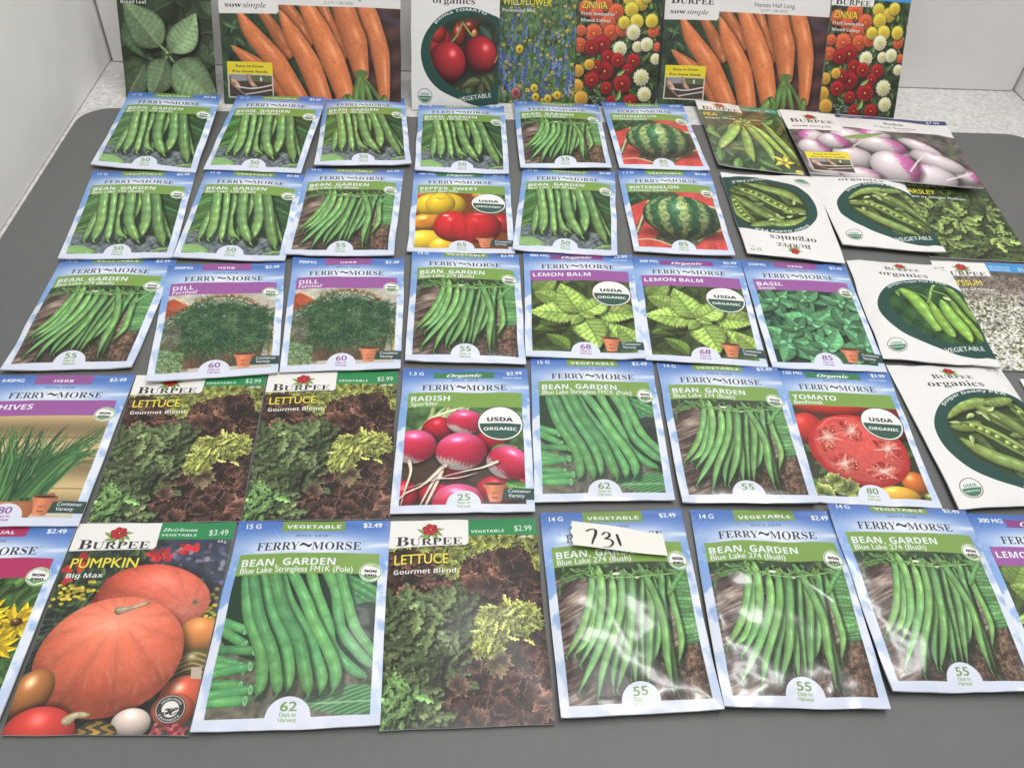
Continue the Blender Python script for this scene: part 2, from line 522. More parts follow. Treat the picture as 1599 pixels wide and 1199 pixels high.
def pic_bean274(cv):
    u0, v0, u1, v1 = PIC
    logs(cv, u0, v0, u1, v1, 3)
    soil = lambda X, Y: lerp(col(48, 36, 30), col(150, 116, 92), np.clip(.38 + .9 * mottle(X, Y, 1.6, 2) + .5 * mottle(X, Y, 4.2, 9), 0, 1)[..., None])
    cv.poly([(.55, .83), (.70, .76), (.80, .71), (.95, .67), (.95, .97), (.48, .97)], soil, .96)
    r = rng(5)
    cv.poly([(.05, .30), (.95, .30), (.95, .41), (.82, .43), (.5, .42), (.3, .43), (.22, .36), (.05, .38)], col(36, 58, 30), .85, 24)
    cv.poly([(.78, .36), (.95, .36), (.95, .72), (.80, .66)], col(26, 50, 26), .95)
    for i in range(18):
        y = .36 + i * .0195 + r.rand() * .008
        cv.tube([(.78 + r.rand() * .04, y + (r.rand() - .5) * .03), (.87, y + .004), (.97, y - .008 + (r.rand() - .5) * .03)], [.008, .022, .02], bean_col(col(92, 152, 92) * (.8 + .3 * r.rand()), i), n=6)
    for i in range(46):
        x = .1 + .8 * r.rand(); y = .312 + .07 * r.rand()
        a = r.rand() * 3.1
        l = .05 + .06 * r.rand()
        cv.tube([(x, y), (x + math.cos(a) * l * .5, y + math.sin(a) * l * .2 + .006), (x + math.cos(a) * l, y + math.sin(a) * l * .45)], [.011, .009, .004], bean_col(col(96, 148, 78) * (.6 + .5 * r.rand()), i, hi=.15), n=5)
    cv.tube([(.075, .455), (.085, .41), (.14, .375), (.24, .36), (.34, .345)], .008, bean_col(col(84, 134, 72), 2), n=9)
    K = [([(.797, .38), (.80, .50), (.815, .62), (.815, .70), (.77, .80)], .026), ([(.697, .40), (.69, .52), (.685, .62), (.62, .755), (.565, .81)], .030), ([(.52, .38), (.50, .50), (.46, .62), (.36, .80), (.335, .90)], .025), ([(.30, .37), (.265, .488), (.19, .626), (.07, .75)], .027),
         ([(.36, .37), (.30, .52), (.22, .67), (.12, .745)], .026), ([(.765, .37), (.735, .50), (.73, .68), (.735, .93)], .026), ([(.62, .39), (.585, .54), (.545, .72), (.52, .885)], .026), ([(.345, .33), (.35, .42), (.33, .53), (.27, .66), (.15, .79)], .030),
         ([(.66, .38), (.65, .55), (.60, .72), (.555, .88)], .026), ([(.575, .39), (.53, .56), (.505, .72), (.475, .885)], .028), ([(.425, .40), (.395, .55), (.29, .71), (.125, .90)], .030), ([(.49, .36), (.46, .53), (.40, .65), (.295, .80), (.235, .935)], .028),
         ([(.555, .40), (.515, .58), (.46, .74), (.36, .90)], .029), ([(.615, .33), (.675, .46), (.715, .61), (.70, .77), (.70, .91)], .030)]
    for i in range(20):
        x = .28 + .50 * r.rand(); fx = (x - .53) / .25
        xe = .45 + fx * (.34 if fx < 0 else .30); ye = .74 + .14 * r.rand() - .05 * abs(fx)
        K.insert(0, ([(x, .36), (x + (xe - x) * .12 + .01, .50), (x + (xe - x) * .5 + .012, .65), (xe, ye)], .024 + .004 * r.rand()))
    for i, (pts, w) in enumerate(K):
        cv.tube([(p[0] + .014, p[1] + .008) for p in pts], w * 1.08, col(12, 24, 8), .6, n=12, soft=.024)
        g = (col(112, 176, 106) if i >= 20 else col(78, 134, 80)) * (.88 + .2 * rng(i + 40).rand()) + col(14, 8, 0) * rng(i + 9).rand()
        cv.tube(pts, np.array([.5, .9, 1, .94, 1, .95, .98, .85, .5, .05]) * w * .93, bean_col(g, i + 7, bumps=5, hi=.24, light=-.3), n=20)
        e = pts[-1]
        cv.tube([e, (e[0] + .004, e[1] + .014), (e[0] + .012, e[1] + .022)], [.006, .003, .0015], col(92, 140, 76), n=5)
    for x in (.30, .36, .42, .47, .53, .585, .64, .70, .75):
        for k in range(4):
            a = r.rand() * 6.28
            cv.tube([(x, .375), (x + .03 * math.cos(a), .375 + .014 * math.sin(a)), (x + .05 * math.cos(a), .375 + .034 * math.sin(a))], [.010, .008, .002], bean_col(col(116, 168, 92) * (.8 + .3 * r.rand()), int(x * 99) + k, hi=.2), n=5)
    cv.tube([(.42, .39), (.60, .395), (.88, .37)], .005, bean_col(col(130, 178, 100), 3), n=6)
    cv.ell(.455, .372, .026, .011, col(226, 232, 200)); cv.ell(.59, .40, .016, .008, col(190, 205, 150))
    cv.tube([(.79, .48), (.86, .41), (.93, .35)], .018, bean_col(col(92, 152, 86), 3), n=8)


def pic_bean156(cv):
    u0, v0, u1, v1 = PIC
    ground(cv, u0, v0, u1, v1, col(96, 108, 110), 21, .55, 14)
    cv.poly([(.05, .30), (.95, .30), (.95, .82), (.8, .80), (.5, .76), (.25, .70), (.05, .72)], col(22, 46, 24), 1, 30)
    r = rng(9)
    for i in range(22):
        y = .31 + .40 * r.rand()
        cv.tube([(.03, y + .07), (.13, y + .01), (.29, y - .05)], [.012, .026, .018], bean_col(col(82, 140, 72) * (.55 + .5 * r.rand()), i, hi=.2), n=7)
    for i in range(28):
        y = .33 + .46 * r.rand()
        cv.tube([(.68, y - .05), (.82, y), (.97, y + .05)], [.016, .022, .014], bean_col(col(60, 116, 62) * (.5 + .5 * r.rand()), i, hi=.15), n=7)
    cv.tube([(.055, .76), (.12, .725), (.19, .74), (.21, .77)], .007, bean_col(col(132, 166, 96), 1), n=7)
    for k in range(8):
        cv.tube([(.05, .885 + .008 * k), (.16, .89 + .008 * k), (.30, .935 + .004 * k)], [.012, .02, .004], bean_col(col(134, 184, 112), k, hi=.2), n=6)
    cv.tube([(.78, .955), (.88, .925), (.95, .905)], [.004, .024, .02], bean_col(col(148, 190, 110), 2), n=6)
    P = [([(.24, .42), (.20, .55), (.185, .70), (.175, .83)], .034), ([(.69, .34), (.78, .52), (.86, .70), (.935, .815)], .036),
         ([(.56, .30), (.55, .45), (.54, .62), (.52, .76), (.48, .84)], .042), ([(.37, .33), (.395, .46), (.40, .60), (.46, .76), (.53, .80)], .036),
         ([(.285, .28), (.33, .50), (.355, .68), (.385, .835)], .040), ([(.195, .29), (.235, .48), (.265, .66), (.26, .83)], .050),
         ([(.585, .28), (.64, .47), (.675, .65), (.655, .84)], .050), ([(.675, .29), (.735, .47), (.79, .66), (.845, .79), (.88, .87)], .050),
         ([(.45, .28), (.475, .43), (.51, .60), (.575, .74), (.655, .845)], .052)]
    for i, (pts, w) in enumerate(P):
        cv.tube([(p[0] + .020, p[1] + .006) for p in pts], w * 1.08, col(8, 22, 8), .65, n=12, soft=.03)
        ww = np.array([.8, .97, 1, .86, 1, .87, 1, .86, .98, .86, .6, .08]) * w
        cv.tube(pts, ww, bean_col(col(118, 166, 98) * (.90 + .14 * rng(i).rand()), i + 3, bumps=6, hi=.42, light=-.35), n=20)
        e = pts[-1]
        cv.tube([e, (e[0] + .012, e[1] + .014), (e[0] + .03, e[1] + .028)], [.010, .006, .002], bean_col(col(120, 164, 90), i), n=5)


def pic_beanpole(cv):
    u0, v0, u1, v1 = PIC
    ground(cv, u0, v0, u1, v1, col(98, 96, 80), 31, .35, 14)
    r = rng(4)
    cv.poly([(.06, .30), (.945, .30), (.945, .80), (.6, .70), (.35, .74), (.06, .62)], col(24, 54, 34), 1, 30)
    for k in range(4):
        cv.tube([(.70, .31 + k * .03), (.84, .36 + k * .035), (.98, .41 + k * .045)], [.02, .03, .026], bean_col(col(66, 134, 82), k), n=8)
    ground_c = lambda X, Y: lerp(col(44, 104, 78), col(92, 150, 120), np.clip(.5 + .5 * np.sin(X * .55 + 2 * np.sin(Y * .31)) * np.sin(Y * .6), 0, 1)[..., None])
    cv.poly([(.72, .40), (.90, .48), (.86, .56), (.74, .52)], ground_c, 1)
    cv.poly([(.74, .52), (.945, .46), (.945, .70), (.80, .66)], col(30, 34, 32), .8, 16)
    for i, (x, y, a, L) in enumerate([(.06, .53, .5, .16), (.07, .57, .7, .17), (.07, .665, .1, .2), (.06, .70, .45, .15), (.06, .735, .2, .17), (.06, .775, -.2, .2), (.06, .815, .1, .16), (.06, .86, -.1, .22), (.06, .89, -.02, .20)]):
        e = (x + L * math.cos(a), y + L * math.sin(a) * .7)
        cv.tube([(x - .03, y), e], .03, bean_col(col(84, 158, 96), i, bumps=1, hi=.15), n=3)
        cv.ell(e[0], e[1], .012, .029, col(142, 196, 140), rot=a); cv.ell(e[0], e[1], .006, .017, col(86, 150, 92), rot=a)
    cv.poly([(.55, .905), (.70, .86), (.90, .83), (.945, .86), (.945, .94), (.80, .955), (.65, .93)], lambda X, Y: lerp(col(48, 104, 60), col(104, 162, 104), np.clip(.5 + .5 * np.sin(X * .2 + Y * .5), 0, 1)[..., None]), 1, 30)
    cv.tube([(.55, .905), (.75, .905), (.945, .90)], .005, col(140, 186, 130), n=5)
    P = [([(.62, .29), (.70, .42), (.74, .58), (.86, .70), (.945, .755)], .037), ([(.70, .29), (.76, .44), (.83, .58), (.93, .68), (.95, .70)], .034),
         ([(.52, .29), (.58, .42), (.66, .56), (.71, .68), (.83, .77), (.91, .80)], .036), ([(.13, .30), (.19, .50), (.30, .68), (.33, .80), (.32, .86)], .037),
         ([(.33, .29), (.42, .45), (.56, .62), (.62, .72), (.66, .80), (.66, .86)], .036), ([(.40, .29), (.50, .42), (.58, .55), (.68, .68), (.735, .78), (.73, .855)], .037),
         ([(.22, .29), (.31, .47), (.42, .63), (.47, .75), (.48, .85)], .038), ([(.16, .29), (.25, .50), (.36, .67), (.41, .79), (.43, .86)], .036),
         ([(.29, .29), (.38, .47), (.50, .63), (.56, .76), (.60, .87)], .040)]
    for i, (pts, w) in enumerate(P):
        cv.tube([(p[0] + .016, p[1] + .006) for p in pts], w * 1.08, col(8, 26, 14), .55, n=14, soft=.026)
        ww = np.array([.85, .97, .93, 1, .95, 1, .94, .98, .93, .95, .75, .1]) * w
        cv.tube(pts, ww, bean_col(col(94, 164, 100), i + 3, bumps=7, hi=.13, light=-.1), n=24)
        e = pts[-1]
        cv.tube([e, (e[0] - .006, e[1] + .012), (e[0] - .02, e[1] + .02)], [.008, .004, .002], col(80, 136, 76), n=5)


def pic_watermelon(cv):
    u0, v0, u1, v1 = PIC
    ground(cv, u0, v0, u1, v1, col(78, 82, 60), 51, .5, 20)
    for k in range(30):
        r = rng(k)
        leaf(cv, .06 + .34 * r.rand(), .32 + .14 * r.rand(), .12, .035, r.rand() * 6, col(44, 92, 44) * (.6 + .5 * r.rand()), col(90, 130, 70), k)

    def red(X, Y): return np.clip(col(206, 74, 66) * (1 + .22 * mottle(X, Y, 2.4, 3))[..., None], 0, 1)
    cv.poly([(.52, .30), (.95, .30), (.95, .47), (.75, .45), (.60, .38)], red, 1)
    cv.poly([(.75, .45), (.95, .465), (.95, .485), (.74, .465)], col(226, 206, 170)); cv.poly([(.74, .465), (.95, .485), (.95, .50), (.73, .48)], col(96, 128, 70))
    cv.poly([(.05, .50), (.24, .42), (.16, .60), (.05, .74)], red); cv.poly([(.05, .86), (.16, .68), (.28, .80), (.2, .92), (.05, .93)], red); cv.tube([(.06, .80), (.15, .62), (.25, .43)], .010, col(214, 190, 150))
    cv.poly([(.60, .957), (.72, .86), (.93, .74), (.95, .74), (.95, .957)], red); cv.tube([(.66, .88), (.78, .81), (.95, .72)], .010, col(190, 186, 130))
    cv.poly([(.05, .957), (.05, .89), (.30, .89), (.40, .957)], red); cv.tube([(.05, .885), (.2, .88), (.38, .93)], .008, col(206, 196, 150))
    cv.ell(.56, .80, .40, .10, np.zeros(3), alpha=.6, soft=.1)

    def f(nx, ny, r, X, Y):
        nzz = np.sqrt(np.clip(1 - r * r, 0, 1))
        lon = np.arctan2(nx * .98, nzz + .30) * 1.12 + .10 * nx * ny
        wob = .16 * mottle(X, Y, .9, 4) + .10 * mottle(X, Y, 2.4, 8)
        st = np.sin((lon + wob * .8) * 12.5 + .8)
        tt = sm(-.05, .40, st)
        vein = np.clip(.5 + 1.1 * mottle(X, Y, 2.6, 1), 0, 1)
        dark = lerp(col(26, 74, 46), col(64, 118, 72), np.clip(.4 + mottle(X, Y, 2.0, 12), 0, 1)[..., None])
        pale = lerp(col(112, 146, 78), col(196, 204, 132), vein[..., None])
        c = lerp(dark, pale, (tt * (.55 + .45 * vein))[..., None])
        lum = .38 + .82 * np.clip(nx * -.2 + ny * -.50 + nzz * .78, 0, 1)
        h = np.exp(-((nx + .12) ** 2 / .03 + (ny + .40) ** 2 / .05)) * .22
        brown = sm(.35, .9, ny)[..., None] * np.array([.20, .09, -.03], np.float32) * tt[..., None]
        return np.clip((c + brown) * lum[..., None] + h[..., None], 0, 1)
    cv.ell(.55, .612, .395, .355, f, rot=.10)


def pic_pepper(cv):
    u0, v0, u1, v1 = PIC
    cv.rect(u0, v0, u1, v1, col(120, 60, 20))
    cv.rect(.62, .3, .942, .6, lambda X, Y: lerp(col(36, 60, 34), col(80, 120, 60), np.clip(.5 + .5 * np.sin(X * .12) * np.sin(Y * .1), 0, 1)[..., None]))
    cv.ell(.12, .33, .12, .1, ball_col(col(200, 70, 40))); cv.ell(.72, .33, .12, .08, ball_col(col(226, 150, 30)))
    cv.ell(.18, .66, .17, .15, ball_col(col(226, 150, 38), mott=.1)); cv.ell(.16, .67, .08, .06, col(190, 90, 30), alpha=.4, soft=.05)
    for (x, y, a, b) in ((.20, .45, .17, .19), (.38, .45, .16, .19), (.29, .45, .15, .20)):
        cv.ell(x, y, a, b, ball_col(col(240, 196, 36), .55, -.3, -.5, .3, .04))
    cv.ell(.27, .385, .05, .02, col(214, 160, 30), alpha=.5, soft=.04); cv.tube([(.25, .37), (.29, .40), (.34, .375)], .008, col(190, 140, 30), .6)
    cv.ell(.13, .88, .24, .17, ball_col(col(242, 204, 48), .55, -.2, -.6, .3)); cv.ell(.33, .93, .14, .12, ball_col(col(238, 190, 36), .55))
    cv.ell(.92, .66, .15, .17, ball_col(col(168, 26, 30), .4, -.5, -.3, .3))
    cv.ell(.42, .72, .19, .25, ball_col(col(206, 32, 32), .45, -.2, -.5, .5, .01)); cv.ell(.68, .72, .21, .26, ball_col(col(200, 28, 30), .42, -.35, -.45, .35, .02))
    cv.ell(.53, .75, .13, .225, ball_col(col(200, 30, 30), .62, -.1, -.5, .0), alpha=.7, soft=.03); cv.tube([(.52, .55), (.535, .70), (.53, .88)], [.012, .02, .012], col(120, 12, 16), .35, soft=.04)
    cv.ell(.35, .60, .03, .015, col(255, 236, 230), alpha=.8, soft=.012); cv.ell(.66, .57, .05, .012, col(255, 220, 214), alpha=.5, soft=.02)


def pic_dill(cv):
    u0, v0, u1, v1 = PIC
    ground(cv, u0, v0, u1, v1, col(190, 184, 168), 61, .25, 40)
    cv.poly([(.05, .36), (.12, .34), (.24, .42), (.17, .48), (.05, .51)], lambda X, Y: lerp(col(146, 50, 32), col(212, 104, 66), np.clip(X * .006 + .2 + .3 * mottle(X, Y, 1, 2), 0, 1)[..., None]))
    cv.tube([(.11, .34), (.20, .39), (.27, .44)], .008, col(236, 200, 140))
    cv.rect(u0, .72, .3, .95, col(146, 138, 122)); cv.ell(.10, .73, .06, .04, ball_col(col(200, 110, 60)))
    cv.rect(.86, .62, u1, .86, col(176, 168, 150))
    for k in range(34):
        a0 = math.pi * (1 + k / 33.); a1 = math.pi * (1 + (k + 2.) / 33.)
        cv.tube([(.53 + .33 * math.cos(a0), .56 + .235 * math.sin(a0)), (.53 + .335 * math.cos(a1), .56 + .235 * math.sin(a1) + .006)], .017, bean_col(col(186, 146, 104) * (.8 + .3 * (k % 2)), k, bumps=1), n=3)
    cv.tube([(.86, .56), (.88, .62), (.885, .68)], .018, bean_col(col(176, 138, 98), 2, bumps=6), n=6)

    def weave(X, Y):
        g = np.sin(X * .35 + np.floor(Y / 6.) * 3.14 + mottle(X, Y, .8, 3) * 2) * .5 + .5; h = np.sin(Y * 1.05 + mottle(X, Y, .6, 2)) * .5 + .5
        return lerp(col(70, 50, 36), col(178, 140, 100), (np.clip(g * h + .3 * mottle(X, Y, 2, 4), 0, 1))[..., None])
    cv.poly([(.14, .74), (.88, .74), (.84, .93), (.22, .93)], weave, 1)
    cv.tube([(.93, .66), (.935, .75), (.93, .88)], .024, bean_col(col(186, 152, 100), 3, bumps=2), n=5)
    r = rng(8)
    for i in range(260):
        q = r.rand() ** .5; a = r.rand() * 6.28
        x = .53 + .38 * q * math.cos(a); y = .60 + .185 * q * math.sin(a)
        b = r.rand() * 6.28
        cv.tube([(x, y), (x + .06 * math.cos(b), y + .03 * math.sin(b))], .022, col(24, 50, 32), .8, soft=.02)
    for i in range(2300):
        q = r.rand() ** .6; a = r.rand() * 6.28
        x = .51 + .50 * q * math.cos(a); y = .595 + .235 * q * math.sin(a) + .06 * abs(math.cos(a)) * q
        if y < .34 or x > .94 or x < .05: continue
        b = a + 1.2 * r.randn(); l = .05 + .09 * r.rand()
        k = r.rand()
        c = lerp(col(20, 56, 32), col(132, 170, 108), k ** 2.4)
        w = .0032 if k < .6 else .0022
        bx = (r.rand() - .5) * .05
        cv.tube([(x, y), (x + l * .5 * math.cos(b) + bx, y + .35 * l * math.sin(b)), (x + l * math.cos(b), y + .7 * l * math.sin(b) + .01)], [w, w * .8, .001], c, .9, n=5)
    for i in range(60):
        a = 3.0 + 1.1 * (r.rand() - .5)
        y = .55 + .2 * r.rand()
        cv.tube([(.20, y), (.20 + .13 * math.cos(a), y + .06 * math.sin(a))], .0018, col(120, 100, 92), .7)
    for i in range(420):
        x = .06 + .19 * r.rand() ** 1.1; y = .775 + .18 * r.rand() + .2 * (x - .06)
        if y > .952: continue
        c = lerp(col(44, 78, 44), col(156, 190, 128), r.rand())
        cv.ell(x, y, .010, .0065, c, rot=r.rand() * 3)
    cv.rect(.3, .935, .942, .957, col(196, 190, 178)); cv.rect(.40, .94, .52, .957, col(90, 80, 70))


def pic_lemonbalm(cv):
    u0, v0, u1, v1 = PIC
    ground(cv, u0, v0, u1, v1, col(54, 74, 32), 71, .6, 40)
    r = rng(12)
    V = col(196, 212, 122)
    for i in range(34):
        leaf(cv, u0 + .9 * r.rand(), v0 + .66 * r.rand(), .26, .085, r.rand() * 6.28, col(104, 136, 54) * (.4 + .45 * r.rand()), col(70, 94, 38), i, 8, serr=.13, slant=1.2)
    for (x, y, L, w, a, s, k) in ((.10, .42, .30, .10, -.9, 1, .75), (.30, .50, .24, .09, 3.6, 2, .8), (.95, .55, .30, .10, 2.6, 9, .85), (.80, .86, .34, .11, -2.3, 4, .9), (.97, .90, .30, .10, -2.2, 14, .85),
                                  (.62, .60, .34, .115, .12, 3, .92), (.50, .66, .38, .13, 1.25, 5, 1.05), (.44, .64, .40, .125, 3.25, 6, 1.0), (.48, .62, .42, .125, -1.95, 7, 1.08), (.50, .62, .33, .10, -.75, 8, .98), (.49, .64, .16, .05, 2.2, 10, .85), (.50, .63, .12, .04, .5, 11, .9)):
        leaf(cv, x, y, L * 1.02, w * 1.32, a, col(164, 196, 94) * k, col(84, 120, 44), s, 8, serr=.20, slant=1.2, shadow=.6, curve=.05, crinkle=1.2, kv=.8, vw=.10, lit=.12)
    cv.ell(.492, .63, .02, .015, col(170, 190, 90))


def pic_basil(cv):
    u0, v0, u1, v1 = PIC
    cv.rect(u0, v0, u1, v1, col(22, 48, 34))
    r = rng(15)
    V = col(124, 176, 138)
    for j in range(26):
        x, y = u0 + .9 * r.rand(), v0 + .66 * r.rand()
        b = r.rand() * 6
        for k in range(5):
            leaf(cv, x, y, .15 + .05 * r.rand(), .05, b + k * 1.257, col(50, 106, 74) * (.5 + .45 * r.rand()), V * .75, j * 7 + k, 6, shadow=.4)
    for j, (x, y, s) in enumerate(((.18, .42, 1), (.48, .40, .9), (.80, .42, .9), (.45, .62, 1.25), (.20, .80, 1.1), (.80, .62, 1.15), (.52, .84, 1.2), (.33, .66, .8), (.88, .80, 1.1))):
        b = r.rand() * 6
        for k in range(6):
            leaf(cv, x, y, (.20 + .05 * r.rand()) * s, .074 * s, b + k * 1.047, col(82, 144, 94) * (.75 + .35 * r.rand()), V, j * 9 + k, 5, shadow=.55, lit=.16, kv=.3)
        for k in range(3): leaf(cv, x, y, .08 * s, .032 * s, b + k * 2.1, col(96, 160, 112), V, j + k, 5)


def pic_chives(cv):
    u0, v0, u1, v1 = PIC

    def planks(X, Y):
        l = .82 + .18 * np.sin(Y * .035 + .5) + .05 * np.sin(Y * .9 + np.sin(X * .05) * 2)
        g = np.clip(1 - np.abs(((Y + 18) % 118) - 3) / 3, 0, 1)
        return np.clip(col(212, 182, 128) * l[..., None] * (1 - .55 * g[..., None]), 0, 1)
    cv.rect(u0, v0, u1, v1, planks)
    cv.rect(u0, .87, u1, .957, col(205, 196, 176))
    cv.poly([(.10, .84), (.75, .82), (.66, .957), (.18, .957)], lambda X, Y: np.clip(col(196, 118, 74) * (.75 + .4 * np.sin(X * .009))[..., None], 0, 1))
    cv.tube([(.10, .85), (.43, .875), (.76, .83)], .02, bean_col(col(206, 128, 84), 2, bumps=1, hi=.1), n=8)
    r = rng(18)
    for i in range(260):
        x0 = .14 + .56 * r.rand(); k = (x0 - .42) / .28
        tx = x0 + k * .24 + .18 * r.randn() * .6; ty = .36 + .22 * r.rand() + .12 * abs(k) * r.rand()
        m = ((x0 * .6 + tx * .4) + .02 * r.randn(), .62)
        c = lerp(col(26, 62, 36), col(98, 148, 84), r.rand()) * (.8 + .3 * r.rand())
        cv.tube([(x0, .86), m, (tx, ty)], [.007, .006, .0015], c, n=7)
    for i in range(36):
        x0 = .5 + .2 * r.rand()
        cv.tube([(x0, .84), (x0 + .16, .60), (min(x0 + .36 + .05 * r.rand(), .93), .38 + .22 * r.rand())], [.006, .005, .0012], lerp(col(30, 70, 38), col(98, 148, 84), r.rand()), n=7)


def pic_radish(cv):
    u0, v0, u1, v1 = PIC
    ground(cv, u0, v0, u1, v1, col(70, 104, 56), 81, .5, 30)
    cv.rect(u0, .62, u1, v1, col(70, 40, 36), .8)
    r = rng(2)
    for i in range(16):
        x = .10 + .4 * r.rand()
        cv.tube([(x, .48), (x + .03 + .1 * r.rand(), .40), (x + .06 + .24 * r.rand(), .31)], [.012, .014, .010], bean_col(lerp(col(150, 184, 110), col(224, 228, 190), r.rand()), i, hi=.2), n=6)
    for i in range(4): leaf(cv, .5 + .12 * i, .40 - .02 * i, .25, .06, -.5 + .2 * i, col(78, 130, 66), col(150, 180, 120), i)

    def rad(nx, ny, q, X, Y):
        nz = np.sqrt(np.clip(1 - q * q, 0, 1))
        l = np.clip(nx * -.2 + ny * -.6 + nz * .72, 0, 1)
        w = sm(.42, .70, ny * .85 - nx * .42 + .05 * np.sin(nx * 40 + ny * 9) + .10 * mottle(X, Y, 2.4, 4))
        c = lerp(lerp(col(208, 40, 72), col(226, 84, 136), sm(-.1, -.8, ny)[..., None]), col(244, 224, 214), w[..., None])
        c = c * (.62 + .48 * l)[..., None]
        h = np.exp(-((nx + .1) ** 2 / .05 + (ny + .62) ** 2 / .015)) * .5
        return np.clip(c + h[..., None], 0, 1)

    def red(nx, ny, q, X, Y): return ball_col(col(192, 26, 46), .35, -.1, -.6, .35, .03)(nx, ny, q, X, Y)
    G = ((.30, .47, .12, .12, red), (.44, .72, .11, .16, red), (.74, .88, .16, .13, red), (.70, .55, .12, .12, red), (.50, .42, .14, .125, rad), (.30, .90, .13, .1, red), (.08, .90, .1, .14, red), (.92, .85, .1, .1, red))
    for (x, y, a, b, f) in G:
        cv.ell(x + .01, y + .012, a * 1.05, b * 1.05, np.zeros(3), alpha=.5, soft=.05); cv.ell(x, y, a, b, f)
    leaf(cv, .70, .62, .2, .05, -.2, col(110, 160, 84), col(190, 210, 150), 3); leaf(cv, .80, .83, .2, .06, .1, col(84, 140, 66), col(160, 190, 120), 4)
    for (x, y, a, b, ro) in ((.13, .585, .16, .16, .1), (.475, .625, .19, .18, -.1), (.82, .70, .16, .155, .5), (.46, .94, .18, .15, 0.)):
        cv.ell(x + .012, y + .014, a * 1.05, b * 1.05, np.zeros(3), alpha=.5, soft=.05); cv.ell(x, y, a, b, rad, rot=ro)
    T = col(244, 222, 208)
    for pts, w in (([(.10, .68), (.12, .75), (.09, .86), (.07, .95)], [.016, .010, .008, .004]), ([(.36, .72), (.30, .79), (.25, .87), (.20, .96)], [.02, .012, .009, .005]),
                   ([(.34, .73), (.22, .83), (.10, .88), (.04, .93)], [.016, .011, .007, .004]), ([(.34, .76), (.29, .86), (.24, .955)], [.016, .012, .008]), ([(.74, .70), (.64, .735), (.5, .76), (.36, .79), (.06, .86)], [.014, .008, .005, .003, .002]),
                   ([(.3, .80), (.45, .80), (.6, .77)], [.006, .005, .002])):
        cv.tube([(p[0] + .01, p[1] + .01) for p in pts], np.array(w) * 1.2, np.zeros(3), .4, soft=.02)
        cv.tube(pts, w, bean_col(T, len(pts), bumps=4, hi=.1), n=14)


def pic_tomato(cv):
    u0, v0, u1, v1 = PIC
    cv.rect(u0, v0, u1, v1, col(54, 52, 34))
    for k in range(24):
        r = rng(k + 3)
        leaf(cv, u0 + .9 * r.rand(), .55 + .4 * r.rand(), .16, .06, r.rand() * 6, col(58, 92, 44), col(110, 140, 80), k)
    cv.ell(.42, .31, .36, .12, ball_col(col(206, 46, 34), .4, -.2, -.5, .3)); cv.ell(.92, .42, .16, .2, ball_col(col(120, 20, 18), .4, -.5, -.4, .1))
    cv.ell(.13, .49, .15, .17, ball_col(col(204, 50, 40), .45, -.3, -.6, .25, .03))
    cv.ell(.87, .85, .12, .11, ball_col(col(214, 112, 44), .5, -.4, -.5, .35)); cv.ell(.68, .94, .18, .09, ball_col(col(236, 176, 56), .6, -.2, -.7, .3)); cv.ell(.95, .94, .06, .05, ball_col(col(110, 120, 50)))
    cv.ell(.505, .64, .385, .36, np.zeros(3), rot=.2, alpha=.5, soft=.06)

    def sl(nx, ny, r, X, Y):
        wob = 0
        c = lerp(col(214, 82, 74), col(190, 40, 38), sm(.80, .95, r)[..., None])
        tex = .5 + mottle(X, Y, 1.4, 5)
        c = c * (.93 + .13 * tex)[..., None]
        return np.clip(c * (1.03 - .12 * ny - .08 * r)[..., None], 0, 1)
    cv.ell(.50, .635, .40, .365, sl, rot=.2)
    cv.tube([(.20, .50), (.35, .41), (.55, .405)], [.004, .012, .004], col(236, 150, 140), .6, soft=.02)
    r = rng(31)
    for (x, y, a, b, ro) in ((.275, .545, .072, .135, .35), (.49, .50, .075, .115, -.6), (.735, .62, .06, .14, -.9), (.345, .735, .125, .075, .3), (.635, .785, .135, .078, -.1)):
        def loc(nx, ny, rr, X, Y, x=x): 
            tex = np.clip(.5 + 1.1 * mottle(X, Y, 2.2, 6), 0, 1)
            c = lerp(col(146, 26, 28), col(214, 92, 76), tex[..., None])
            return np.clip(c + (col(240, 196, 176) - c) * (np.clip(1 - rr * 1.7, 0, 1) * (.55 + .45 * tex))[..., None], 0, 1)
        pts = []
        for k in range(11):
            an = k * 6.283 / 11; q = .8 + .45 * r.rand()
            px, py = a * q * math.cos(an), b * q * math.sin(an)
            pts.append((x + px * math.cos(ro) - py * math.sin(ro), y + (px * math.sin(ro) + py * math.cos(ro)) * .70))
        P = cv.px(pts)
        cv.poly(pts, lambda X, Y, x=x, y=y: loc(0, 0, np.sqrt(((X - x * cv.W) / (a * 1.25 * cv.W)) ** 2 + ((Y - y * cv.H) / (b * 1.0 * cv.W)) ** 2), X, Y), 1, 44)
        for k in range(9):
            an = r.rand() * 6.28
            ex, ey = math.cos(an), math.sin(an) * .7
            cv.tube([(x, y), (x + ex * max(a, b) * .5, y + ey * max(a, b) * .5), (x + ex * max(a, b) * .9, y + ey * max(a, b) * .8)], [.014, .009, .002], col(244, 204, 188), .42, n=5)
        for k in range(10):
            an = r.rand() * 6.28; q = .55 + .4 * r.rand()
            cv.ell(x + a * q * math.cos(an), y + b * q * math.sin(an) * .7, .012, .007, ball_col(col(226, 150, 110), .6), rot=r.rand() * 3)
    for (x, y, R, k) in ((.16, .90, .12, 3), (.30, .92, .12, 5), (.22, .86, .09, 7), (.12, .94, .1, 9), (.40, .94, .07, 10)):
        frill(cv, x, y, R * 1.1, col(122, 140, 62), col(196, 204, 122), k, -1.2, k=9, amp=.13)


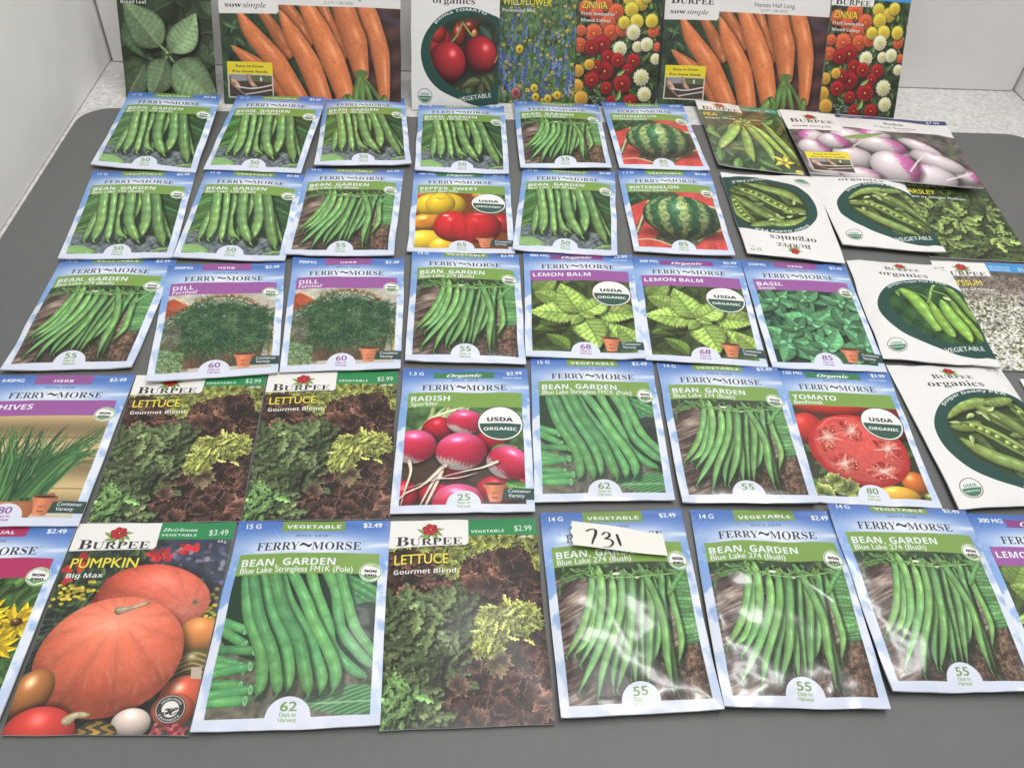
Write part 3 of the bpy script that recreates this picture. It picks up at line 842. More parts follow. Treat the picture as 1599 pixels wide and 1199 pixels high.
def pic_annual(cv):
    u0, v0, u1, v1 = PIC
    ground(cv, u0, v0, u1, v1, col(62, 100, 44), 91, .6, 30)
    r = rng(22)
    for i in range(60): leaf(cv, u0 + .9 * r.rand(), v0 + .66 * r.rand(), .16, .03, r.rand() * 6.28, col(80, 122, 58) * (.5 + .6 * r.rand()), col(130, 160, 90), i)
    for i, (x, y, R) in enumerate(((.88, .54, .15), (.68, .50, .14), (.80, .66, .15), (.62, .72, .16), (.40, .52, .15), (.30, .75, .16), (.15, .58, .13), (.50, .88, .15), (.80, .87, .14), (.12, .88, .13))):
        for k in range(13):
            leaf(cv, x, y, R, R * .2, k * .483 + i, col(246, 206, 30) * (.85 + .2 * r.rand()), col(214, 160, 20), i * 14 + k, 3, shadow=.25)
        cv.ell(x, y, R * .22, R * .2, ball_col(col(96, 60, 30)))


def pic_sage(cv):
    ground(cv, 0, 0, 1, 1, col(62, 76, 52), 101, .5, 60)
    r = rng(33)
    V = col(150, 168, 124)
    for i in range(16):
        leaf(cv, r.rand(), .1 + .9 * r.rand(), .5, .17, r.rand() * 6.28, col(74, 96, 66) * (.55 + .35 * r.rand()), V * .6, i, 9, vw=.06)
    cv.ell(.8, .22, .12, .1, col(40, 50, 36), alpha=.6, soft=.08)
    for (x, y, L, w, a, s, k) in ((.60, .25, .35, .12, -1.9, 1, .75), (.02, .98, .4, .15, -1.0, 2, .72), (.95, .66, .3, .14, -.5, 12, .7), (.42, .60, .56, .215, -2.25, 3, .95), (.535, .64, .50, .165, -.95, 4, 1.12),
                              (.46, .70, .46, .165, 2.02, 5, 1.0), (.56, .72, .60, .235, .72, 6, 1.02)):
        leaf(cv, x, y, L, w, a, col(112, 136, 98) * k, V, s, 10, shadow=.6, curve=.06, vw=.06, slant=1.0, lit=.1)
    cv.tube([(.42, .60), (.49, .65), (.46, .70)], .014, bean_col(col(130, 150, 100), 1), n=5); cv.tube([(.535, .64), (.50, .66), (.56, .72)], .014, bean_col(col(120, 144, 96), 1), n=5); cv.ell(.495, .655, .03, .03, ball_col(col(118, 140, 92)))
    n = fbm(cv.H, cv.W, 3, 5, 2)
    cv.a *= (1 + .16 * (n - .5))[..., None]


def pic_wildflower(cv):
    ground(cv, 0, 0, 1, 1, col(70, 100, 62), 111, .7, 22)
    r = rng(44)
    for i in range(700):
        x, y = r.rand(), r.rand(); l = .04 + .08 * r.rand(); a = -1.57 + .5 * r.randn()
        cv.tube([(x, y), (x + l * math.cos(a), y + l * math.sin(a))], .003, lerp(col(48, 80, 44), col(132, 160, 104), r.rand()), .9)
    for i in range(150):
        y = .25 + .75 * r.rand() ** .8; x = r.rand(); s = .5 + .7 * (y - .2)
        c = lerp(col(52, 72, 146), col(128, 146, 204), r.rand())
        for k in range(9):
            cv.ell(x + .013 * r.randn() * s, y - .009 * k * s, (.014 - .001 * k) * s * 1.2, .010 * s, c * (.7 + .5 * r.rand()))
    for i in range(120):
        y = r.rand(); x = r.rand(); s = .012 + .016 * y * r.rand()
        cv.ell(x, y, s, s * .85, col(236, 200, 70) * (.8 + .25 * r.rand())); cv.ell(x, y, s * .4, s * .35, col(90, 50, 24))
    for i in range(26):
        cv.ell(r.rand(), .5 * r.rand(), .012, .01, col(150, 60, 56))
    for (x, y) in ((.48, .88), (.66, .96), (.78, .93), (.50, .95), (.27, .58)): flower(cv, x, y, .048, col(244, 206, 60), col(220, 160, 30), 3, 2, 11, (.35, .2, .1), .25)
    flower(cv, .24, .92, .06, col(190, 110, 120), col(120, 30, 40), 5, 2, 13, (.5, .2, .1), .2)


def pic_zinnia(cv):
    ground(cv, 0, 0, 1, 1, col(46, 60, 38), 121, .7, 26)
    r = rng(55)
    for i in range(170): leaf(cv, r.rand(), r.rand(), .10, .028, r.rand() * 6.28, lerp(col(46, 72, 36), col(108, 136, 70), r.rand()), col(130, 150, 90), i, 3)
    for i in range(40): cv.ell(.15 + .3 * r.rand(), .93 + .07 * r.rand(), .006, .005, col(190, 205, 190))
    O = (col(232, 104, 62), col(206, 66, 40)); RD = (col(176, 34, 36), col(122, 14, 22)); Y = (col(240, 214, 76), col(228, 184, 40)); W = (col(246, 240, 196), col(228, 220, 130)); G = (col(232, 178, 66), col(214, 140, 40))
    F = [(.10, .25, .09, O), (.30, .20, .10, O), (.45, .27, .09, O), (.22, .29, .08, O), (.36, .35, .09, O), (.40, .43, .09, O), (.20, .435, .10, O), (.53, .40, .08, O), (.05, .42, .06, O), (.04, .53, .08, O), (.91, .41, .065, O), (.97, .53, .05, O),
         (.60, .17, .075, Y), (.74, .20, .08, Y), (.63, .25, .08, Y), (.70, .34, .08, Y), (.55, .35, .07, Y), (.88, .33, .075, Y), (.80, .15, .07, Y),
         (.67, .42, .082, W), (.52, .55, .082, W), (.73, .53, .062, W), (.84, .51, .075, W), (.96, .62, .06, W), (.80, .77, .092, W), (.85, .90, .082, W),
         (.30, .52, .10, RD), (.18, .55, .085, RD), (.38, .62, .08, RD), (.50, .64, .08, RD), (.69, .64, .08, RD), (.35, .73, .10, RD), (.24, .70, .08, RD), (.20, .80, .085, RD), (.63, .71, .065, RD), (.57, .82, .105, RD), (.38, .86, .07, RD), (.46, .97, .075, RD), (.68, .96, .08, RD),
         (.16, .68, .06, G), (.03, .73, .07, G), (.02, .85, .08, G), (.08, .95, .085, G)]
    for i, (x, y, R, (a, b)) in enumerate(F):
        flower(cv, x, y, R, a * (.92 + .14 * r.rand()), b, i, 4 if R > .06 else 3, 12 + i % 4, (.92, .62, .2) if a[2] < .5 else (.72, .72, .2), .15)
    leaf(cv, .5, .76, .12, .025, -.6, col(140, 164, 90), col(180, 190, 120), 3, 3); leaf(cv, .5, .96, .14, .03, -1.2, col(120, 146, 76), col(180, 190, 120), 4, 3)


def oak(cv, x, y, L, a, c, seed, shadow=.5):
    """a lobed oak-leaf lettuce blade"""
    r = rng(seed)
    k1, k2, p1, p2 = 2.4 + 1.4 * r.rand(), 2.4 + 1.4 * r.rand(), r.rand() * 3, r.rand() * 3
    Lp = L * cv.W

    def wf(t, side):
        k = np.where(side > 0, k1, k2); p = np.where(side > 0, p1, p2)
        lob = np.abs(np.sin(t * math.pi * k + p)) ** .6 * (.90 + .10 * np.sin(t * 27 + p * 7))
        return np.maximum(Lp * (.045 + .20 * lob * (.55 + .6 * t)) * np.maximum(np.sin(np.pi * np.clip(t * .93 + .05, 0, 1)), 0) ** .6, 0)
    blade(cv, x, y, L, wf, a, leaf_col(c, np.array(c) * 1.35, seed, 5, lit=.14, crinkle=1.5, kv=.25), (r.rand() - .5) * .35, shadow)


def pic_lettuce(cv):
    ground(cv, 0, 0, 1, 1, col(50, 38, 32), 131, .8, 16)
    r = rng(66)
    BR, BT, BV = col(74, 48, 40), col(122, 82, 66), col(170, 122, 100)
    YL, YT = col(138, 150, 58), col(204, 212, 108)

    def brown(x, y, i, R=.085):
        k = .45 + .62 * r.rand()
        frill(cv, x, y, R * (.7 + .6 * r.rand()), BR * k, BT * k * (1.0 + .35 * r.rand()), i, k=8, amp=.17, veins=BV * k, shadow=.55)
    for i in range(230): brown(r.rand(), .14 + .40 * r.rand(), i, .115)
    for i in range(250):
        x, y = .20 + .82 * r.rand(), .68 + .34 * r.rand()
        if x < .46 and y < .82: continue
        brown(x, y, i + 400, .10)
    for i in range(60):
        x = r.rand(); y = .16 + .38 * r.rand() if i < 34 else .72 + .26 * r.rand()
        if i >= 34: x = .5 + .5 * x
        a = r.rand() * 6.28; l = .05 + .06 * r.rand()
        cv.tube([(x, y), (x + l * .5 * math.cos(a), y + l * .35 * math.sin(a) + .008), (x + l * math.cos(a), y + l * .7 * math.sin(a))], [.004, .003, .001], BV * (.7 + .4 * r.rand()), .7, n=5)
    for i in range(46):
        x = .0 + 1.0 * r.rand(); y = .105 + .045 * r.rand() + (.07 * r.rand() if .28 < x < .62 else 0)
        frill(cv, x, y, .05 + .03 * r.rand(), YL * (.75 + .3 * r.rand()), YT * (.75 + .3 * r.rand()), i + 40, k=10, amp=.22)
    for (x, y) in ((.40, .22), (.45, .26), (.36, .29), (.38, .25), (.42, .30), (.97, .20), (.98, .26), (.95, .17)): frill(cv, x, y, .06, YL * .9, YT * .95, int(x * 99), k=10, amp=.2)
    for i in range(330):
        x = .01 + .47 * r.rand(); y = .45 + .55 * r.rand()
        if x > .30 and y > .82: continue
        if x > .38 and y > .72 and r.rand() < .8: continue
        if y < .50 and (x < .04 or .17 < x < .26): continue
        q = r.rand()
        c = lerp(col(82, 102, 60), col(136, 156, 100), q ** 1.2) * (.64 + .34 * r.rand())
        oak(cv, x, y + .02, .12 + .10 * r.rand(), -1.45 + 1.2 * r.randn(), c, i + 700, .45)
    for i in range(30):
        oak(cv, .01 + .18 * r.rand(), .84 + .15 * r.rand(), .15, r.rand() * 6.28, col(108, 146, 82) * (.75 + .35 * r.rand()), i + 950)
    for i in range(150):
        a = r.rand() * 6.28; q = math.sqrt(r.rand())
        x = .76 + .20 * q * math.cos(a); y = .555 + .085 * q * math.sin(a) - .02 * math.cos(a)
        if i % 4 == 0: x, y = .56 + .14 * r.rand(), .62 + .08 * r.rand()
        frill(cv, x, y, .024 + .026 * r.rand(), YL * (.75 + .35 * r.rand()), YT * (.8 + .3 * r.rand()), i + 500, k=7, amp=.4, veins=col(226, 228, 164), shadow=.3)
    for i in range(26): oak(cv, .56 + .40 * r.rand(), .47 + .18 * r.rand(), .08, r.rand() * 6.28, YT * (.8 + .25 * r.rand()), i + 1200, .3)
    frill(cv, .68, .735, .10, col(92, 76, 54), col(140, 122, 88), 4, .9, k=8, amp=.2, veins=col(170, 150, 120)); frill(cv, .45, .84, .09, col(84, 64, 52), col(134, 104, 84), 8, -1.2, k=8, amp=.2)
    n = fbm(cv.H, cv.W, 60, 5, 3); n2 = fbm(cv.H, cv.W, 5, 15, 2)
    cv.a *= (1 + .5 * (n - .5) + .35 * (n2 - .5))[..., None]
    cv.a[:] = np.clip(cv.a, 0, 1)


def pic_pumpkin(cv):
    ground(cv, 0, 0, 1, 1, col(44, 54, 46), 141, .8, 24)
    r = rng(77)
    cv.rect(.60, .09, 1, .42, col(66, 68, 96), .6)
    for i in range(90): cv.ell(.55 + .45 * r.rand(), .1 + .34 * r.rand(), .008 + .02 * r.rand(), .008 + .02 * r.rand(), lerp(col(50, 60, 90), col(170, 160, 176), r.rand() ** 2), soft=.012, alpha=.8)
    for i in range(130): leaf(cv, .55 * r.rand(), .16 + .5 * r.rand(), .10, .02, -1.57 + r.randn() * .8, lerp(col(30, 44, 28), col(80, 104, 60), r.rand()), col(90, 110, 70), i, 3)
    for (x, y) in ((.04, .25), (.06, .32), (.10, .2), (.30, .36), (.36, .34), (.27, .40), (.34, .32), (.53, .17), (.60, .165), (.56, .20), (.63, .20), (.72, .135), (.78, .14), (.73, .155), (.12, .25)):
        for k in range(6): cv.ell(x + .017 * r.randn(), y + .011 * r.randn(), .021, .013, col(204, 48, 54) * (.72 + .42 * r.rand()), rot=r.rand() * 3)
    for i in range(60):
        x, y = (.12 + .06 * r.randn(), .37 + .025 * r.randn()) if i < 42 else (.96 + .02 * r.randn(), .46 + .03 * r.randn())
        cv.ell(x, y, .014, .011, col(226, 200, 60) * (.7 + .4 * r.rand()))
    for i in range(14): cv.tube([(0, .50 + .03 * i), (.1, .50 + .02 * i), (.25, .47 + .03 * i)], .004, col(104, 112, 120), .5)

    def pk(stx, sty, base, seed, ribs=13.):
        def f(nx, ny, q, X, Y):
            nz = np.sqrt(np.clip(1 - q * q, 0, 1))
            l = np.clip(nx * .05 + ny * -.62 + nz * .75, 0, 1)
            th = np.arctan2(ny - sty, nx - stx); d = np.sqrt((nx - stx) ** 2 + (ny - sty) ** 2)
            rib = np.abs(np.sin(th * ribs * .5 + seed)) ** .5
            st = np.clip(np.sin(th * 31 + 2 * np.sin(d * 7)) * np.sin(d * 9 + np.sin(th * 17) * 3) - .45, 0, 1)
            c = np.array(base, np.float32) * (.60 + .50 * l)[..., None] * (.84 + .16 * rib)[..., None]
            c = c + (col(246, 176, 156) - c) * (st * .22 + .70 * np.clip(.52 - d * .30, 0, 1) + .22 * np.clip(mottle(X, Y, .8, 9) - .25, 0, 1))[..., None]
            mt = mottle(X, Y, 1., 3) * .03 + .13 * np.exp(-((nx + .1) ** 2 / .16 + (ny + .52) ** 2 / .05))
            return np.clip(c + mt[..., None], 0, 1)
        return f
    cv.ell(.62, .40, .36, .24, np.zeros(3), alpha=.4, soft=.06)
    cv.ell(.61, .40, .34, .235, pk(.72, .12, col(226, 90, 64), 1.), rot=.2)
    cv.ell(.862, .425, .020, .022, col(150, 112, 92), soft=.012); cv.ell(.862, .425, .010, .011, col(112, 84, 72), soft=.006)
    cv.ell(.93, .58, .13, .12, ball_col(col(216, 136, 70), .5, -.1, -.6, .15)); cv.ell(.95, .70, .12, .085, ball_col(col(92, 86, 54), .5))
    for k in range(4): cv.tube([(.83, .70 + .02 * k), (.92, .66 + .022 * k), (1.0, .67 + .024 * k)], .006, col(190, 160, 84), .8)
    cv.ell(.93, .84, .14, .12, ball_col(col(214, 92, 60), .5)); cv.ell(.88, .90, .12, .1, ball_col(col(214, 100, 66), .5)); cv.poly([(.93, .72), (.99, .72), (1., .77), (.94, .77)], col(190, 170, 150))
    cv.ell(.46, .70, .44, .40, np.zeros(3), alpha=.55, soft=.07)
    cv.ell(.445, .67, .415, .385, pk(.03, -.62, col(240, 100, 62), 0.), rot=-.08)
    cv.tube([(.43, .465), (.47, .46), (.53, .445), (.58, .43)], [.03, .018, .012, .014], bean_col(col(196, 178, 150), 2, bumps=3), n=8)
    cv.ell(.08, .84, .12, .16, ball_col(col(176, 110, 56), .4), rot=.3)
    for (x, y, a, b, c) in ((.67, .955, .105, .085, col(226, 206, 192)), (.19, 1.0, .2, .16, col(206, 60, 50))):
        cv.ell(x, y - .005, a * 1.06, b * 1.06, np.zeros(3), alpha=.5, soft=.05); cv.ell(x, y, a, b, ball_col(c, .5, -.1, -.6, .25))
    cv.tube([(.33, .945), (.37, .925), (.43, .925)], [.03, .02, .014], bean_col(col(206, 190, 150), 2, bumps=2), n=6)

    def gourd(nx, ny, q, X, Y):
        s = sm(-.3, .3, np.sin(nx * 9 + 2 * np.sin(ny * 9)))
        return np.clip(lerp(col(196, 150, 60), col(72, 72, 58), s[..., None]) * (1.1 - .5 * q)[..., None], 0, 1)
    cv.ell(.50, 1.0, .11, .075, gourd)
    for i in range(40): cv.ell(.78 + .2 * r.rand(), .955 + .045 * r.rand(), .012, .010, lerp(col(120, 30, 40), col(210, 110, 110), r.rand()))


def pea_pod(cv, pts, w, base, seed, peas=0):
    ww = np.array([.1, .55, .85, .97, 1, .97, .9, .7, .35, .05]) * w
    cv.tube([(p[0] + .02, p[1] + .014) for p in pts], ww * 1.08, col(8, 18, 4), .55, n=12, soft=.03)
    cv.tube(pts, ww, bean_col(base, seed, bumps=6, hi=.3, light=-.3), n=18)
    if peas:
        P = cat(cv.px(pts), 40)
        cv.tube(pts, ww * .46, np.array(base) * .55, .95, n=18)
        for k in range(peas):
            q = P[int((.16 + .68 * k / (peas - 1)) * (len(P) - 1))]
            cv.ell(q[0] / cv.W, q[1] / cv.H, w * .40, w * .40, ball_col(col(170, 196, 96), .5, -.3, -.5, .45, .03))


def pic_sugardaddy(cv):
    cv.rect(.1, .2, 1, .95, col(46, 62, 34))
    r = rng(88)
    g = col(128, 154, 82)
    for i in range(10):
        x, y = .25 + .7 * r.rand(), .3 + .5 * r.rand(); a = .7 + .5 * r.randn()
        pea_pod(cv, [(x, y), (x + .2 * math.cos(a), y + .14 * math.sin(a) - .01), (x + .42 * math.cos(a), y + .3 * math.sin(a))], .045, g * (.55 + .3 * r.rand()), i)
    pea_pod(cv, [(.24, .44), (.36, .36), (.52, .33), (.72, .31)], .062, g * 1.02, 1)
    pea_pod(cv, [(.5, .34), (.66, .42), (.82, .56), (.97, .72)], .06, g * .85, 12)
    pea_pod(cv, [(.26, .58), (.42, .70), (.62, .78), (.8, .86)], .065, g * 1.0, 3)
    pea_pod(cv, [(.25, .5), (.40, .50), (.5, .47)], .055, g * .85, 4)
    pea_pod(cv, [(.36, .47), (.52, .55), (.72, .69), (.93, .82)], .062, g * 1.08, 5, 9)
    pea_pod(cv, [(.80, .30), (.90, .42), (.95, .56), (.97, .70)], .062, g * 1.1, 6, 7)
    pea_pod(cv, [(.62, .33), (.74, .32), (.9, .29)], .05, g * .95, 9)
    for (x, y, a) in ((.50, .395, .2), (.60, .38, -.4), (.55, .40, 1.2), (.62, .40, .9), (.48, .41, 2.6), (.36, .56, 1.8), (.34, .47, 3.2)): leaf(cv, x, y, .09, .022, a, col(160, 182, 112), col(200, 210, 150), int(x * 77), 3)


def pic_oregonpea(cv):
    cv.rect(.1, .2, 1, .95, lambda X, Y: lerp(col(22, 52, 28), col(56, 96, 46), np.clip(.5 + .5 * np.sin(X * .05 + 1) * np.sin(Y * .04), 0, 1)[..., None]))
    r = rng(99)
    for i in range(80): cv.tube([(.2 + .8 * r.rand(), .25 + .65 * r.rand()), (.2 + .8 * r.rand(), .25 + .65 * r.rand())], .003, lerp(col(40, 78, 36), col(110, 150, 84), r.rand()), .35, soft=.01)
    g = col(134, 182, 78)
    cv.tube([(.52, .55), (.60, .44), (.66, .34), (.74, .27), (.84, .26)], .012, bean_col(col(140, 178, 96), 1), n=10); cv.tube([(.60, .44), (.50, .38), (.36, .33)], .008, bean_col(col(130, 168, 88), 2), n=8)
    cv.tube([(.66, .34), (.78, .38), (.80, .46)], .008, bean_col(col(150, 184, 100), 1), n=6)
    pea_pod(cv, [(.82, .26), (.90, .36), (.95, .50), (.97, .62)], .07, g * .9, 9)
    pea_pod(cv, [(.80, .42), (.84, .60), (.92, .74), (.97, .82)], .06, g * .8, 8)
    pea_pod(cv, [(.33, .33), (.44, .42), (.50, .54), (.56, .70), (.54, .75)], .075, g, 3)
    pea_pod(cv, [(.60, .46), (.62, .60), (.66, .74), (.68, .80)], .055, g * .88, 5)
    pea_pod(cv, [(.70, .44), (.74, .58), (.80, .74), (.82, .83)], .068, g * 1.02, 7)
    cv.ell(.77, .42, .04, .022, col(222, 226, 180), rot=.4)
    for i in range(7): leaf(cv, .30 + .03 * r.rand(), .34 + .03 * r.rand(), .12, .02, r.rand() * 3 + 1, col(90, 140, 66), col(140, 170, 100), i, 3)


def pic_roma(cv):
    cv.rect(.1, .2, 1, .95, lambda X, Y: lerp(col(30, 40, 30), col(70, 74, 50), np.clip(.5 + .5 * np.sin(X * .03 + 1) * np.sin(Y * .035 + 2), 0, 1)[..., None]))
    r = rng(101)
    cv.ell(.32, .50, .13, .17, ball_col(col(176, 36, 36), .35), rot=.4); cv.ell(.30, .42, .1, .1, ball_col(col(190, 40, 36), .4)); cv.ell(.55, .42, .08, .13, ball_col(col(150, 40, 32), .3)); cv.ell(.68, .36, .1, .07, ball_col(col(120, 40, 30), .3))
    cv.ell(.72, .41, .035, .05, ball_col(col(214, 130, 60)))
    for i in range(9): leaf(cv, .45 + .5 * r.rand(), .66 + .2 * r.rand(), .22, .05, 1.5 + .5 * r.randn(), col(74, 84, 52), col(130, 136, 90), i)
    leaf(cv, .78, .35, .22, .05, .9, col(60, 84, 74), col(120, 140, 130), 21)
    cv.tube([(.58, .33), (.52, .42), (.45, .48)], .010, bean_col(col(134, 150, 84), 1), n=6); cv.tube([(.58, .33), (.66, .40), (.72, .44)], .010, bean_col(col(134, 150, 84), 1), n=6)
    T = ball_col(col(176, 36, 44), .28, .35, -.45, .40, .03)
    for (x, y, a, b, ro) in ((.775, .565, .195, .20, .1), (.415, .63, .205, .225, -.1)):
        cv.ell(x + .01, y + .012, a * 1.05, b * 1.05, np.zeros(3), alpha=.5, soft=.05); cv.ell(x, y, a, b, T, rot=ro)
    cv.tube([(.95, .62), (.985, .56), (.985, .5)], .006, col(236, 190, 150), .7, soft=.01)


def pic_pea(cv):
    ground(cv, 0, 0, 1, 1, col(46, 78, 34), 151, .6, 40)
    r = rng(111)
    for i in range(50): leaf(cv, r.rand(), .15 + .85 * r.rand(), .3, .06, r.rand() * 6.28, lerp(col(36, 66, 30), col(96, 138, 70), r.rand()), col(120, 160, 90), i)
    g = col(150, 188, 88)
    cv.rect(.45, .2, .75, .5, col(62, 50, 34), .5)
    for pts, w, s in (([(.72, .28), (.80, .48), (.92, .64), (1., .80)], .05, 9), ([(.52, .34), (.66, .50), (.78, .66), (.90, .82)], .06, 8), ([(.50, .36), (.58, .54), (.66, .72), (.68, .88)], .062, 7), ([(.44, .38), (.44, .60), (.42, .80), (.44, .92)], .06, 6), ([(.42, .38), (.30, .52), (.16, .66), (.08, .78)], .065, 5)):
        pea_pod(cv, pts, w, g * (.85 + .2 * r.rand()), s)
    for i in range(12):
        a = r.rand() * 6.28
        leaf(cv, .48, .33, .12, .03, a, col(140, 176, 92), col(190, 210, 140), i)
    cv.tube([(.48, .33), (.6, .27), (.74, .26)], .012, bean_col(col(150, 180, 100), 2), n=6)
    for k in range(5): leaf(cv, .80, .86, .14, .035, k * 1.25, col(226, 206, 60), col(236, 220, 110), k)
    cv.ell(.95, .98, .05, .04, col(220, 200, 70))


def pic_parsley(cv):
    ground(cv, 0, 0, 1, 1, col(40, 60, 30), 161, .7, 30)
    r = rng(121)
    for i in range(110):
        c = lerp(col(58, 88, 40), col(150, 176, 92), min(1, .25 + .5 * r.rand()))
        frill(cv, r.rand(), .12 + .9 * r.rand(), .13 + .08 * r.rand(), c * (.45 + .35 * r.rand()), c * (.6 + .35 * r.rand()), i, k=5, amp=.38, spread=1.3)
    for i, (x, y, a, s) in enumerate(((.5, .55, -.3, .24), (.5, .58, .9, .24), (.48, .56, 2.6, .22), (.50, .52, -1.5, .22), (.80, .72, .4, .22), (.8, .75, 1.6, .2), (.78, .7, -1.0, .2), (.24, .78, 2.0, .22), (.26, .80, .3, .22), (.24, .74, -1.4, .2), (.85, .42, -.2, .18), (.83, .45, .9, .18), (.2, .46, 2.8, .2), (.24, .44, -1.5, .18))):
        c = col(140, 164, 86) * (.9 + .25 * r.rand())
        oak(cv, x, y, s * 1.15, a, c, i + 200, .6)
        oak(cv, x, y, s * .8, a + .75, c * .94, i + 240, .5); oak(cv, x, y, s * .8, a - .75, c * .96, i + 280, .5)


def pic_alyssum(cv):
    ground(cv, 0, 0, 1, 1, col(88, 92, 60), 171, .7, 12)
    r = rng(131)
    cv.rect(0, 0, 1, .38, col(92, 78, 72), .8)
    for i in range(3400):
        x = r.rand(); y = .14 + .86 * r.rand()
        t = sm(.2, .5, y)
        c = lerp(col(150, 136, 130), col(250, 248, 242), t * (.70 + .30 * r.rand()))
        s = .008 + .006 * y
        cv.ell(x, y, s, s * .85, c * (.84 + .2 * r.rand()))
        if i % 3 == 0: cv.ell(r.rand(), .3 + .7 * r.rand(), .007, .006, lerp(col(70, 80, 40), col(150, 150, 70), r.rand()))
    n = fbm(cv.H, cv.W, 34, 9, 3)
    for q in range(5): cv.a[1:-1, 1:-1] = (cv.a[1:-1, 1:-1] * 2 + cv.a[:-2, 1:-1] + cv.a[2:, 1:-1] + cv.a[1:-1, :-2] + cv.a[1:-1, 2:]) / 6
    cv.a *= (1 + .5 * (n - .5))[..., None]
    cv.a[:] = np.clip(cv.a, 0, 1)


def pic_carrot(cv):
    ground(cv, 0, 0, 1, 1, col(44, 66, 44), 181, .6, 50)
    r = rng(141)
    for i in range(60): leaf(cv, .45 * r.rand(), .25 + .75 * r.rand(), .09, .015, r.rand() * 6, lerp(col(30, 50, 32), col(80, 106, 70), r.rand()), col(90, 110, 80), i, 3, shadow=0)

    def dk(X, Y): return np.clip(col(70, 44, 42) * (1 + .25 * np.sin(Y * .05 + np.sin(X * .02)) + .1 * np.sin(X * .4 + Y * .1))[..., None], 0, 1)
    cv.poly([(.66, .2), (1, .2), (1, 1), (.60, 1)], dk)
    cv.tube([(.80, .28), (.90, .31), (1., .36)], .02, col(74, 62, 82), .7, soft=.03)

    def car(base, seed):
        base = np.array(base, np.float32); q = rng(seed); f1 = q.rand() * 6

        def f(s, t, X, Y):
            lum = .48 + .6 * np.sqrt(np.clip(1 - ((s + .25) / 1.3) ** 2, 0, 1))
            line = np.exp(-((np.sin(t * 46 + f1 + s * 1.5 + 2 * np.sin(s * 5 + f1))) / .2) ** 2) * np.clip(np.sin(s * 4 + t * 23 + f1), 0, 1)
            h = np.exp(-((s + .35) / .2) ** 2) * .16 * (.5 + .5 * np.sin(t * 16 + f1))
            c = base * (lum * (1 - .20 * line + .09 * mottle(X, Y, 1.5, seed)))[..., None] + h[..., None]
            tip = np.clip(1 - t / .10, 0, 1)[..., None]
            return np.clip(c + (col(150, 140, 96) - c) * tip * .6 + (line * .05)[..., None], 0, 1)
        return f
    O = col(214, 120, 70)
    L = [([(.20, .24), (.30, .44), (.36, .60)], [.02, .035, .04], .8), ([(.33, .2), (.42, .36), (.47, .52)], [.03, .036, .04], .85), ([(.54, .15), (.60, .40), (.66, .60)], [.03, .04, .042], .88),
         ([(.06, .57), (.16, .68), (.30, .82), (.40, 1.02)], [.006, .04, .05, .055], .95), ([(.10, .30), (.17, .46), (.30, .68), (.43, .98)], [.006, .045, .06, .055], 1.0),
         ([(.76, .15), (.83, .35), (.885, .60), (.905, .93)], [.05, .056, .05, .03], .98), ([(.66, .12), (.70, .35), (.745, .52), (.775, .74)], [.058, .066, .068, .042], .95),
         ([(.335, .30), (.40, .48), (.49, .70), (.56, 1.0)], [.008, .048, .062, .055], 1.02), ([(.45, .18), (.54, .42), (.62, .66), (.685, .93)], [.03, .058, .068, .052], 1.04)]
    for i, (p, w, k) in enumerate(L):
        cv.tube([(a + .012, b + .008) for a, b in p], np.array(w) * 1.06, col(30, 14, 8), .5, soft=.025)
        cv.tube(p, w, car(O * k, i), n=20)
    G = col(116, 158, 84)
    for p, w in (([(.775, .74), (.80, .84), (.84, 1.0)], .017), ([(.775, .74), (.775, .86), (.78, 1.02)], .02), ([(.77, .74), (.745, .86), (.735, 1.02)], .02), ([(.69, .93), (.67, .97), (.65, 1.02)], .025), ([(.70, .92), (.72, .97), (.71, 1.02)], .022), ([(.905, .92), (.90, .97), (.91, 1.02)], .022), ([(.78, .76), (.86, .90), (.90, 1.02)], .012)):
        cv.tube(p, [w * .7, w, w * .8], bean_col(G * (.8 + .3 * r.rand()), int(w * 999), bumps=2), n=8)
    cv.ell(.775, .74, .04, .02, col(96, 120, 66))


